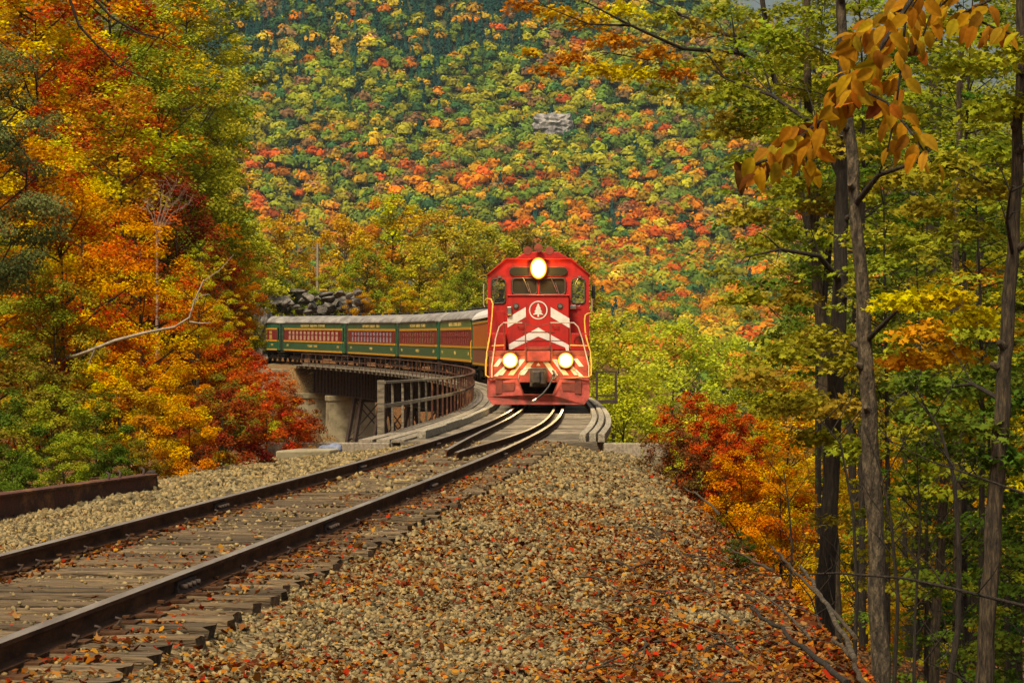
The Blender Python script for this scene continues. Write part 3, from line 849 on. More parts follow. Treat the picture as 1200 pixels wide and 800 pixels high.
COLR = dict(orange=(.62, .18, .012), redorange=(.56, .11, .010), red=(.44, .034, .012), darkred=(.23, .022, .012), yellow=(.58, .40, .025), gold=(.54, .24, .018),
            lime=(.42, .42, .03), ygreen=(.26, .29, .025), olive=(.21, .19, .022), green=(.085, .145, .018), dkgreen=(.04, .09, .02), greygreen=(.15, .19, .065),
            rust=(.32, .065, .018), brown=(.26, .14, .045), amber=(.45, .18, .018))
TV = {}
TV['a'] = (make_tree(10, 3.0, .2, 95, (.5, .9), 290, .105, 'kite', .15, 1, flat=.5), 10, 3.0)
TV['b'] = (make_tree(10, 3.2, .12, 85, (.55, 1.0), 320, .11, 'kite', .15, 2, flat=.42), 10, 3.2)
TV['c'] = (make_tree(10, 2.6, .25, 80, (.45, .85), 270, .10, 'kite', .13, 3, flat=.6), 10, 2.6)
TV['open'] = (make_tree(11, 3.2, .28, 60, (.45, .8), 130, .13, 'kite', .16, 4, flat=.45), 11, 3.2)
TV['shrub'] = (make_tree(3, 1.5, .04, 60, (.25, .45), 190, .075, 'kite', .05, 5, flat=.55, spread=1.1), 3, 1.5)
TV['sumac'] = (make_tree(3, 1.6, .04, 75, (.25, .42), 190, .075, 'kite', .04, 6, flat=.6, spread=1.3, shell=.6), 3, 1.6)
TV['tall'] = (make_tree(18, 4.6, .25, 130, (.8, 1.35), 190, .19, 'kite', .2, 8, flat=.6), 18, 4.6)
TV['tall2'] = (make_tree(18, 4.6, .3, 120, (.9, 1.4), 190, .19, 'kite', .2, 9, flat=.5), 18, 4.6)
TV['puff'] = (make_tree(11, 3.6, .12, 100, (.6, 1.05), 150, .21, 'kite', .16, 10, flat=.75), 11, 3.6)
TV['puff2'] = (make_tree(11, 3.6, .22, 90, (.6, 1.0), 140, .2, 'kite', .17, 12, flat=.7), 11, 3.6)
TV['sparse'] = (make_tree(3, 1.6, .05, 60, (.22, .4), 60, .08, 'kite', .04, 7, flat=.5, spread=1.2), 3, 1.6)
def amp_of(colour, amp):
    # greens vary toward yellow and orange, warm colours toward yellow and green
    return .5 - amp * .25 if colour in ('green', 'dkgreen', 'greygreen', 'ygreen', 'lime', 'olive', 'yellow') else .5 + amp * .5
def leaf_colour(colour, amp):
    if not isinstance(colour, str): return (*colour, .5 - amp * .25)
    return (*[v * random.uniform(.93, 1.07) for v in COLR[colour]], amp_of(colour, amp))
def tree(name, kind, X, Y, ztop, rad, colour, amp, label, cat='tree', group=None, rot=None, zbase=None):
    (tm, cm), H0, R0 = TV[kind]
    s_ = rad / R0; H = H0 * s_
    zg = float(gz(X, Y)); z0 = ztop - H
    e = empty(name, (X, Y, max(z0, zg - .3 * H)), (0, 0, random.uniform(0, 6.3) if rot is None else rot), label=label, cat=cat, group=group)
    e.scale = (s_, s_, s_)
    t = mobj('trunk', tm, e); c = mobj('crown', cm, e)
    c.color = leaf_colour(colour, amp)
    return e
def ptree(name, kind, px, py, Y, radpx, colour, amp, label, **kw):
    p = at(px, py, Y)
    return tree(name, kind, p.x, Y, p.z, radpx * Y / 3400.0, colour, amp, label, **kw)

# the left bank: low bushes at the edge of the ballast
for a in [
    ('bush', 'shrub', 15, 548, 40, 46, 'green', .3, 'low dark green bush touching the near end of the rusty beam'),
    ('bush', 'shrub', 75, 545, 42, 44, 'ygreen', .5, 'low yellow green bush over the middle of the rusty beam'),
    ('bush', 'shrub', 130, 535, 43, 44, 'green', .4, 'low green bush over the far end of the rusty beam'),
    ('bush', 'shrub', 168, 545, 45, 36, 'olive', .4, 'low olive bush at the far tip of the rusty beam'),
    ('bush', 'shrub', -2, 505, 44, 75, 'green', .3, 'dark green bush behind the near end of the rusty beam'),
    ('bush', 'shrub', 62, 500, 46, 70, 'ygreen', .5, 'yellow green bush behind the middle of the rusty beam'),
    ('bush', 'shrub', 112, 490, 48, 62, 'green', .6, 'green and yellow bush behind the far end of the rusty beam'),
    ('maple_bush', 'shrub', 168, 465, 49, 72, 'amber', .35, 'olive and orange bush just beyond the far end of the rusty beam'),
    ('maple_bush', 'shrub', 222, 510, 47, 60, 'orange', .3, 'low orange bush on the ballast edge, lowest of the orange ones'),
    ('maple_bush', 'shrub', 205, 425, 55, 62, 'orange', .3, 'tall bright orange bush on the left bank above the ballast edge'),
    ('maple_bush', 'shrub', 258, 450, 53, 62, 'olive', .4, 'olive green bush between the orange and the red bushes'),
    ('sumac_bush', 'sumac', 312, 468, 54, 68, 'red', .1, 'bright red sumac bush low on the bank by the concrete slab'),
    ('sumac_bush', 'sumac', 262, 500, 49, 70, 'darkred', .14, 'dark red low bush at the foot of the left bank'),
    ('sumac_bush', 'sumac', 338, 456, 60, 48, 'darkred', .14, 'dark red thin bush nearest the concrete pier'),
    ('sumac_bush', 'sumac', 300, 424, 62, 66, 'red', .1, 'red bush reaching up in front of the last coach'),
    ('sumac_bush', 'sparse', 350, 486, 54, 44, 'rust', .3, 'small twiggy rust brown bush above the concrete slab'),
    ('maple_bush', 'shrub', 268, 400, 66, 58, 'red', .1, 'red bush above the green one on the bank'),
    ('bush', 'shrub', 300, 455, 59, 36, 'lime', .2, 'small fresh green bush amid the red sumac'),
    ('maple_bush', 'shrub', 138, 425, 54, 70, 'orange', .5, 'orange and green bush under the pale dead limb'),
    ('bush', 'shrub', 40, 430, 52, 85, 'olive', .5, 'olive bush on the bank at the left edge'),
]: ptree(*a, cat='bush')
# trees on the left hillside, low to high
for a in [
    ('maple_tree', 'c', 70, 330, 60, 120, 'redorange', .25, 'red orange maple rising over the olive bush at the left'),
    ('maple_tree', 'a', 165, 320, 66, 105, 'orange', .3, 'orange maple behind the pale dead limb'),
    ('maple_tree', 'c', 228, 345, 72, 70, 'orange', .3, 'orange maple left of the rock face by the last coach'),
    ('birch_tree', 'open', 232, 290, 70, 45, 'lime', .12, 'small lime yellow birch standing in the orange maples'),
    ('birch_tree', 'open', 266, 345, 86, 36, 'yellow', .15, 'small yellow birch leaning over the rock face'),
    ('maple_tree', 'b', -10, 270, 66, 110, 'ygreen', .5, 'yellow green maple low at the left edge'),
    ('maple_tree', 'b', 95, 215, 78, 120, 'redorange', .5, 'red orange maple in the middle of the left hillside'),
    ('maple_tree', 'tall', 205, 215, 92, 85, 'darkred', .14, 'dark red maple beside the bare white tree'),
    ('maple_tree', 'tall', 268, 265, 110, 44, 'redorange', .3, 'red maple at the right foot of the left hillside'),
    ('maple_tree', 'b', 25, 150, 84, 130, 'orange', .4, 'orange maple high at the left edge'),
    ('maple_tree', 'tall', 140, 110, 92, 125, 'amber', .55, 'amber and green maple under the red crown'),
    ('maple_tree', 'tall', 105, 55, 98, 95, 'red', .1, 'red maple crown in the middle of the orange ones, upper left'),
    ('maple_tree', 'tall2', 190, 60, 104, 105, 'ygreen', .4, 'yellow green maple at the upper middle of the left hillside'),
    ('ash_tree', 'tall2', 232, 165, 116, 78, 'ygreen', .25, 'yellow green ash at the right rim of the left hillside'),
    ('ash_tree', 'tall', 252, 225, 122, 70, 'lime', .2, 'lime green ash at the lower right rim of the left hillside'),
    ('maple_tree', 'tall', 40, -30, 100, 140, 'orange', .45, 'orange maple cut off by the upper left corner'),
    ('maple_tree', 'tall2', 130, -90, 112, 130, 'redorange', .5, 'red orange maple cut off by the top edge at left'),
    ('ash_tree', 'tall', 215, -20, 120, 90, 'lime', .45, 'tall lime gold ash at the top right rim of the left hillside'),
    ('ash_tree', 'tall2', 190, -120, 128, 120, 'ygreen', .5, 'tallest yellow green ash, cut off by the top edge'),
    ('oak_tree', 'b', -25, 40, 58, 110, 'greygreen', .2, 'grey green oak spray hanging in at the left edge'),
    ('maple_tree', 'c', 60, 400, 58, 80, 'ygreen', .5, 'yellow green maple sapling above the rusty beam'),
    ('maple_tree', 'tall', 272, 330, 118, 34, 'olive', .4, 'olive maple just left of the rock face'),
    ('maple_tree', 'tall', 20, -60, 125, 150, 'amber', .4, 'amber maple farthest back in the upper left corner'),
    ('maple_tree', 'tall2', 90, -100, 135, 140, 'olive', .5, 'olive maple behind the red crown at the top edge'),
    ('ash_tree', 'tall', 165, 20, 130, 110, 'ygreen', .5, 'yellow green ash behind the upper left maples'),
    ('maple_tree', 'tall2', 60, 280, 95, 110, 'amber', .5, 'amber maple in the shade of the left hillside'),
    ('ash_tree', 'tall2', 160, 230, 105, 110, 'olive', .5, 'olive ash behind the bare pale tree'),
    ('maple_tree', 'tall', 240, 290, 120, 70, 'amber', .4, 'amber maple below the lime green ash'),
]: ptree(*a)
# beyond the train
for a in [
    ('ash_tree', 'puff', 285, 262, 300, 71, 'lime', .2, 'yellow green tree behind the left end of the train'),
    ('maple_tree', 'puff2', 330, 255, 315, 63, 'yellow', .3, 'gold tree left of the utility pole'),
    ('birch_tree', 'puff', 405, 258, 318, 55, 'yellow', .15, 'yellow birch right of the utility pole'),
    ('oak_tree', 'puff2', 458, 232, 330, 66, 'gold', .5, 'tall gold oak rising highest behind the coaches'),
    ('oak_tree', 'puff2', 520, 252, 336, 71, 'lime', .4, 'yellow green oak right of the tallest oak'),
    ('oak_tree', 'puff', 568, 272, 344, 59, 'lime', .3, 'yellow green tree just left of the locomotive'),
    ('ash_tree', 'puff', 545, 318, 312, 41, 'ygreen', .25, 'small green tree low against the locomotive cab'),
    ('maple_tree', 'puff2', 490, 310, 315, 57, 'lime', .4, 'low lime tree over the middle coaches'),
    ('maple_tree', 'puff', 430, 316, 312, 51, 'ygreen', .3, 'low yellow green tree over the second coach from the left'),
    ('maple_bush', 'shrub', 425, 340, 298, 26, 'gold', .15, 'round orange gold bush just above the coach roofs'),
    ('bush', 'shrub', 345, 322, 303, 42, 'ygreen', .3, 'yellow green bush above the rocks'),
    ('bush', 'shrub', 300, 318, 297, 40, 'lime', .25, 'lime bush at the left of the rocks'),
    ('bush', 'shrub', 470, 335, 300, 30, 'gold', .3, 'amber bush over the third coach'),
    ('bush', 'shrub', 515, 335, 300, 32, 'lime', .3, 'yellow green bush over the coaches nearest the locomotive'),
    ('bush', 'shrub', 385, 318, 305, 34, 'lime', .3, 'lime yellow bush below the utility pole'),
    ('ash_tree', 'puff2', 610, 268, 350, 57, 'olive', .3, 'olive gold tree behind the locomotive cab'),
    ('ash_tree', 'puff', 655, 330, 350, 57, 'ygreen', .3, 'yellow green tree hidden behind the locomotive'),
]: ptree(*a, zbase=float(gz(*at(a[2], 0, a[4]).xy)) - .3 if a[1] not in ('shrub',) else at(a[2], 372, a[4]).z - .2, cat='bush' if 'bush' in a[0] else 'tree')
# right of the locomotive: crowns rising out of the valley
for a in [
    ('ash_tree', 'tall', 722, 372, 150, 100, (.5, .5, .04), .08, 'yellow green tree right of the locomotive and behind the steel frame'),
    ('ash_tree', 'tall2', 785, 380, 165, 104, (.46, .50, .04), .08, 'broad lime green tree in the valley beyond the red bush'),
    ('ash_tree', 'tall', 845, 402, 185, 92, (.44, .50, .04), .1, 'fresh green tree right of the broad lime one'),
    ('ash_tree', 'tall2', 735, 440, 120, 93, 'lime', .15, 'olive green tree low behind the bridge end'),
    ('ash_tree', 'tall', 880, 430, 150, 75, 'ygreen', .35, 'yellow green tree behind the orange maples'),
    ('maple_tree', 'tall2', 915, 420, 210, 87, 'gold', .3, 'gold tree far down the valley left of the dark trunks'),
    ('maple_tree', 'tall', 690, 405, 210, 68, 'olive', .3, 'olive tree half hidden by the right side of the locomotive'),
    ('maple_tree', 'tall', 980, 425, 190, 100, 'amber', .4, 'amber tree in the valley behind the dark trunks'),
    ('maple_tree', 'tall2', 1050, 410, 180, 100, 'ygreen', .4, 'yellow green tree in the valley behind the mottled trunk'),
    ('maple_tree', 'tall', 920, 470, 95, 100, 'orange', .25, 'glowing orange maple left of the dark leaning trunk'),
    ('maple_tree', 'tall2', 1000, 480, 90, 112, 'gold', .25, 'gold orange maple between the dark and the mottled trunks'),
    ('maple_tree', 'tall', 965, 545, 74, 93, 'gold', .35, 'yellow orange maple low behind the dark leaning trunk'),
    ('maple_tree', 'tall', 905, 560, 66, 75, 'orange', .3, 'orange maple below the crest of the embankment'),
    ('maple_tree', 'tall', 1060, 520, 84, 100, 'orange', .3, 'orange maple right of the mottled trunk'),
    ('maple_tree', 'tall', 1010, 610, 58, 75, 'yellow', .4, 'yellow maple low between the trunks'),
    ('maple_tree', 'tall', 1120, 470, 76, 112, 'ygreen', .4, 'yellow green maple behind the right hand trunks'),
    ('maple_tree', 'tall2', 1190, 430, 72, 112, 'green', .3, 'green maple behind the right hand trunks, at the edge'),
]: ptree(*a)
for a in [
    ('sumac_bush', 'sumac', 815, 462, 55, 74, 'red', .1, 'red topped bush on the embankment edge at the bridge end'),
    ('sumac_bush', 'sumac', 852, 476, 53, 62, 'red', .1, 'rust red bush right of the red topped one'),
    ('bush', 'sumac', 792, 505, 50.5, 60, (.17, .085, .025), .3, 'dark brown twiggy bush under the red topped one'),
    ('maple_bush', 'shrub', 868, 538, 46, 62, 'orange', .2, 'bright orange maple bush at the embankment edge'),
    ('maple_bush', 'shrub', 915, 540, 50, 62, 'orange', .3, 'paler orange maple bush behind the bright one'),
    ('bush', 'shrub', 866, 630, 24.5, 30, 'dkgreen', .5, 'small dark green plant growing on the crest of the embankment'),
]: ptree(*a, cat='bush')
# the bare white tree and the pole
bt_ = MB(); p0 = at(184, 330, 76); p1 = at(184, 262, 76); g0 = at(184, 420, 76)
bt_.tube([g0, p0, p1, at(190, 240, 76)], [.05, .04, .028, .008], 6)
for (x, y) in ((200, 236), (212, 228), (170, 240), (198, 262), (176, 232), (222, 238), (205, 214), (192, 216)):
    bt_.tube([at(184, 290 if y > 250 else 275, 76), at((184 + x) / 2, (268 + y) / 2 - 4, 76), at(x, y, 76)], [.016, .01, .004], 5)
    for k in range(8): bt_.tube([at(184 + (x - 184) * (.6 + k * .08), 268 + (y - 268) * (.6 + k * .08), 76), at(x + random.uniform(-14, 14), y + random.uniform(-14, 4), 76 + random.uniform(-.4, .4))], [.006, .002], 4)
tag(bt_.build('bare_tree', [M['twig']]), 'bare pale tree with fine grey twigs on the left hillside', 'tree')
mb = MB()
Yd = 56
mb.tube([at(92, 416, Yd + 1.5), at(105, 411, Yd), at(135, 399, Yd), at(170, 390, Yd), at(205, 383, Yd), at(222, 372, Yd)], [.036, .035, .033, .03, .024, .018], 7)
mb.tube([at(222, 372, Yd), at(228, 352, Yd), at(238, 330, Yd), at(258, 316, Yd), at(274, 298, Yd)], [.022, .018, .014, .009, .004], 6)
mb.tube([at(222, 377, Yd), at(235, 379, Yd), at(247, 378, Yd)], [.022, .016, .006], 5)
mb.tube([at(229, 352, Yd), at(236, 346, Yd), at(246, 345, Yd)], [.012, .01, .004], 5)
mb.tube([at(112, 408, Yd), at(104, 424, Yd), at(112, 432, Yd)], [.02, .012, .005], 5)
mb.tube([at(92, 416, Yd + 1.5), at(60, 424, Yd + 4), at(30, 440, Yd + 7)], [.036, .04, .05], 7)
tag(mb.build('dead_limb', [M['birch']]), 'long pale dead tree limb leaning out over the orange bushes', 'dead tree')
for k, pts in enumerate((((80, -5), (92, 30), (112, 52), (140, 78), (170, 92)), ((108, -4), (130, 20), (160, 38), (190, 45)), ((-5, 138), (20, 170), (45, 200), (62, 218)), ((20, 130), (5, 148), (30, 150)))):
    mb = MB(); Yb = 60 + 4 * k
    mb.tube([at(x, y, Yb) for x, y in pts], [.035 - .006 * i for i in range(len(pts))], 5)
    for i in range(1, len(pts)):
        for q in range(3):
            x, y = pts[i]; mb.tube([at(x, y, Yb), at(x + random.uniform(-5, 25), y + random.uniform(-20, 15), Yb + random.uniform(-.5, .5))], [.012, .004], 4)
    tag(mb.build('bare_branch', [M['barkdark']]), ['long dark bare branch crossing the red crown at upper left', 'dark bare branch right of the long one at the top edge', 'thick dark bare branch low at the left edge', 'short dark forked branch at the left edge'][k], 'branch')
pole = empty('utility_pole', at(372, 375, 306), label='grey wooden utility pole standing behind the coaches', cat='pole')
MB().tube([(0, 0, -1), (0, 0, 8.1)], [.16, .12], 8).build('post', [M['plank']], pole)
MB().box((0, .15, 7.6), (1.3, .1, .12)).build('crossarm', [M['btie']], pole)
for x in (-.5, .5): MB().cyl((x, .15, 7.66), (x, .15, 7.85), .05, n=6).build('insulator', [M['conc']], pole)

# rock: cut walls by the track beyond the bridge, and the cliff high on the mountain
def rock(px, py0, py1, Y, wpx, depth, label, seed, cat='rock', pale=0):
    b0 = at(px, py1, Y); t0 = at(px, py0, Y); hh = (t0.z - b0.z) / 2; ww = wpx * Y / 6800.0
    bm = bmesh.new(); bmesh.ops.create_icosphere(bm, subdivisions=4, radius=1)
    rs = np.random.default_rng(seed); o1 = rs.uniform(0, 100, 3)
    from mathutils import noise
    for v in bm.verts:
        q = v.co.copy(); m_ = max(abs(q.x), abs(q.y), abs(q.z)); q = q.lerp(q / m_, .6)
        p = Vector((q.x * ww, q.y * depth, q.z * hh))
        f = noise.fractal(p * (1.1 / max(1, ww * .35)) + Vector(o1), 1.0, 2.0, 5) * .35
        cell = noise.cell_vector(Vector((p.x * 1.2 / max(1, ww * .3), p.y * .8, p.z * .9 / max(1, hh * .4))) + Vector(o1)) * .16
        v.co = p * (1 + f * .5) + Vector((cell.x * ww, cell.y * depth, cell.z * hh * .6))
    me = bpy.data.meshes.new('rock'); bm.to_mesh(me); bm.free(); me.materials.append(M['rock'])
    o = mobj('rock_outcrop', me, label=label, cat=cat)
    o.location = (b0 + t0) / 2
    return o
rock(301, 362, 436, 277, 30, 2.5, 'tall grey rock face the train comes out behind', 1)
def boulder(px, pyb, Y, w, h, seed):
    rs = np.random.default_rng(seed)
    bm = bmesh.new(); bmesh.ops.create_icosphere(bm, subdivisions=3, radius=1)
    nrm = rs.normal(size=(9, 3)); nrm /= np.linalg.norm(nrm, axis=1)[:, None]; dd = rs.uniform(.35, .7, 9)
    for v in bm.verts:
        q = np.array(v.co)
        for n_, d_ in zip(nrm, dd):
            k = q @ n_
            if k > d_: q = q - n_ * (k - d_)
        v.co = Vector((q[0] * w, q[1] * w * .8, q[2] * h))
    me = bpy.data.meshes.new('boulder'); bm.to_mesh(me); bm.free(); me.materials.append(M['rock'])
    o = mobj('boulder', me, label='angular grey boulder in the heap above the coach roofs', cat='boulder', group='boulders heaped above the coach roofs')
    p = at(px, pyb, Y); o.location = (p.x, p.y, p.z + h * .5); o.rotation_euler = (rs.uniform(-.3, .3), rs.uniform(-.3, .3), rs.uniform(0, 6))
rs_ = random.Random(4)
rock(362, 342, 380, 306, 120, 3, 'dark broken rock ledge behind the boulders above the coach roofs', 7)
for i in range(44):
    x = 303 + i * 2.9; boulder(x + rs_.uniform(-5, 5), 372 - rs_.choice((4, 9, 14, 19, 23)) - rs_.uniform(0, 4), 298 + rs_.uniform(-3, 4), rs_.uniform(.5, 1.25), rs_.uniform(.3, .62), 50 + i)
boulder(344, 343, 301, 2.4, .4, 99); boulder(322, 353, 296, 1.8, .35, 98)
def hill_at(px, py):
    for Y in np.arange(1500, 2500, 4):
        X = (px - 600) * Y / 3400
        if CAM_H + (431 - py) * Y / 3400 < float(gz(X, Y)): return float(Y)
    return 2200.0
CLY = hill_at(648, 165)
cl_ = rock(646, 134, 166, CLY + 4, 46, 12, 'pale grey cliff face high on the forested mountainside', 5, 'cliff')
cl_.data.materials[0] = M['cliff']

# ------------------------------------------------------------------ the forest on the mountain
def far_palette(X, Y, n):
    h = np.clip((Y - 1250) / 1000, 0, 1)
    nz1 = vnoise(X, Y, 70, 31); nz2 = vnoise(X, Y, 28, 32); nz3 = vnoise(X, Y, 120, 33)
    names = ['orange', 'redo', 'gold', 'yg', 'green', 'dk', 'teal', 'mauve', 'ylw']
    C = np.array([(.60, .21, .02), (.52, .105, .02), (.50, .29, .025), (.31, .31, .03), (.14, .22, .035), (.05, .12, .045), (.018, .075, .062), (.26, .14, .06), (.60, .42, .04)])
    warm = np.clip((1985 - Y) / 190 + (nz1 - .5) * .9, .03, 1)[:, None]
    cold = np.clip((Y - 2005) / 100 + (nz3 - .5) * 1.3 - np.clip((X + 60) / 120, 0, 1) * .8, .015, .92)[:, None]
    warmW = np.array([.20, .085, .18, .26, .15, .04, .015, .05, .03]); midW = np.array([.010, .004, .045, .40, .32, .08, .03, .10, .02]); coldW = np.array([.02, .01, .05, .08, .08, .10, .62, .03, .05])
    W = (warmW * warm + midW * (1 - warm)) * (1 - cold) + coldW * cold
    W = W * np.exp((nz2[:, None] - .5) * np.array([2.8, 2.8, 1, -1, -2, -2, 0, -1, 0]))
    W = W / W.sum(1, keepdims=True); cs = W.cumsum(1)
    k = (rng.random((n, 1)) > cs).sum(1).clip(0, 8)
    return k, C
def far_crown(n_cards, conifer, card):
    q = rng.normal(size=(n_cards, 3)); q[:, 2] = np.abs(q[:, 2]) * 1.0 - .25; q /= np.linalg.norm(q, axis=1)[:, None]
    if conifer:
        t = rng.random(n_cards) ** .7; r = (1 - t) * 1.0 + .06
        P = np.c_[q[:, 0] * r, q[:, 1] * r, t * 3.4 - .5]; nn = q + np.array([0, 0, .6])
    else:
        lob = 1 + .28 * np.sin(q[:, 0] * 4.1 + rng.uniform(0, 6)) * np.cos(q[:, 1] * 3.7 + rng.uniform(0, 6)) + .16 * np.sin(q[:, 2] * 9 + q[:, 0] * 6)
        P = q * (lob * rng.uniform(.78, 1.0, n_cards))[:, None] * np.array([1, 1, .85]); nn = q * 1.0 + rng.normal(0, .3, (n_cards, 3)) + np.array([0, 0, .25])
    V = leaf_cards(P, nn, card, 'kite', 0, .6, 1.35)
    core = []
    for i in range(2 if not conifer else 1):
        for k in range(7):
            for (di, dk) in ((0, 0), (0, 1), (1, 1), (1, 0)):
                e_ = R(-15 + 50 * (i + di)); a_ = 2 * math.pi * (k + dk) / 7
                if conifer: core.append((.75 * (1 - di) * math.cos(a_) + .02, .75 * (1 - di) * math.sin(a_), -.5 + 3.0 * di))
                else: core.append((.74 * math.cos(e_) * math.cos(a_), .74 * math.cos(e_) * math.sin(a_), .66 * math.sin(e_)))
    return np.concatenate([V, np.array(core)])
def forest_pts(y0, y1, sp, pxl=232, pxr=1060):
    P = []
    for y in np.arange(y0, y1, sp):
        xs_ = np.arange((pxl - 600) * y / 3400, (pxr - 600) * y / 3400, sp)
        P.append(np.c_[xs_, np.full(len(xs_), y)])
    P = np.concatenate(P) + rng.uniform(-.48, .48, (sum(len(p) for p in P), 2)) * sp
    return P
PT = np.concatenate([forest_pts(600, 1150, 24), forest_pts(1150, 1760, 9.6), forest_pts(1760, 2480, 7.0)])
ok = ~((np.abs(PT[:, 0] - (648 - 600) / 3400 * CLY) < 15) & (PT[:, 1] < CLY + 14) & (PT[:, 1] > CLY - 11))
PT = PT[ok]
zt_ = gz(PT[:, 0], PT[:, 1])
kind, FC = far_palette(PT[:, 0], PT[:, 1], len(PT))
py_ = 431 - 3400 * (zt_ + 5 - CAM_H) / PT[:, 1]; px_ = 600 + 3400 * PT[:, 0] / PT[:, 1]
vis = (py_ > -25) & (py_ < 460) & ~((px_ < 590) & (py_ > 318)) & ~((px_ > 570) & (px_ < 690) & (py_ > 340)) & ~((px_ > 965) & (rng.random(len(PT)) < .5)) & ~((px_ < 250) & (rng.random(len(PT)) < .5))
PT, zt_, kind, px_, py_ = PT[vis], zt_[vis], kind[vis], px_[vis], py_[vis]
order = np.argsort(PT[:, 1] + rng.uniform(0, 250, len(PT)))
inwin = ((px_ > 285) & (px_ < 590) & (py_ < 262)) | ((px_ > 695) & (px_ < 950) & (py_ < 395))
sel = [i for i in order if inwin[i] and PT[i, 1] > 1150][:290]
selset = np.zeros(len(PT), bool); selset[sel] = True
VV = []; CC = []
tmpl = [[far_crown(n_, c, s_) for _ in range(24)] for n_, c, s_ in ((66, 0, .46), (40, 1, .58), (110, 0, .35))]
for i in np.nonzero(~selset)[0]:
    con = kind[i] == 6
    t = random.choice(tmpl[1 if con else (2 if PT[i, 1] < 1700 else 0)])
    r = (random.uniform(2.6, 3.8) if con else random.uniform(3.6, 6.8)) * (1.25 if PT[i, 1] < 1760 and not con else 1)
    a = random.uniform(0, 6.3); ca, sa = math.cos(a), math.sin(a)
    v = t * r
    v = np.c_[v[:, 0] * ca - v[:, 1] * sa + PT[i, 0], v[:, 0] * sa + v[:, 1] * ca + PT[i, 1], v[:, 2] + zt_[i] + r * .9]
    VV.append(v.astype(np.float32))
    nq = len(v) // 4
    c = FC[kind[i]] * 1.0 * np.clip(rng.normal(1, .2), .5, 1.5) * rng.normal(1, .07, 3) * np.clip(rng.normal(1, .15, (nq, 1)), .5, 1.5)
    CC.append(np.repeat(c, 4, 0).astype(np.float32))
V = np.concatenate(VV)
print('far trees', len(PT), 'cards', len(V) // 4)
mobj('forest', poly_mesh('forest', V, 4, M['leafv'], np.clip(np.concatenate(CC), 0.005, 1)), kind='stuff', label='mass of autumn trees covering the mountainside')
FN = ['orange', 'red orange', 'gold', 'yellow green', 'green', 'dark green', 'dark teal conifer', 'brown mauve', 'bright yellow']
fm = []
for con in (0, 1):
    fm.append([])
    for _ in range(6):
        v = far_crown(150 if not con else 80, con, .31 if not con else .42); nq = len(v) // 4
        fm[con].append(poly_mesh('far_crown', v, 4, M['leaf'], np.repeat(np.c_[np.full(nq, .5), rng.random(nq), np.clip(rng.normal(.5, .22, nq), 0, 1)], 4, 0)))
for i in sel:
    con = int(kind[i] == 6)
    r = (random.uniform(2.4, 3.2) if con else random.uniform(4.0, 6.0))
    where = 'above the left coaches' if px_[i] < 430 else 'above the right coaches' if px_[i] < 600 else 'just right of the locomotive' if px_[i] < 800 else 'left of the dark trunks'
    band = 'high' if py_[i] < (215 if px_[i] < 600 else 300) else 'low'
    o = mobj('forest_tree', random.choice(fm[con]), label='small %s crown in the mountain forest, %s %s' % (FN[kind[i]], band, where), cat='tree', group='%s crowns %s %s' % (FN[kind[i]], band, where))
    o.location = (PT[i, 0], PT[i, 1], zt_[i] + r * .9); o.scale = (r, r, r); o.rotation_euler = (0, 0, random.uniform(0, 6.3))
    o.color = (*(FC[kind[i]] * random.uniform(.8, 1.2)), .55)
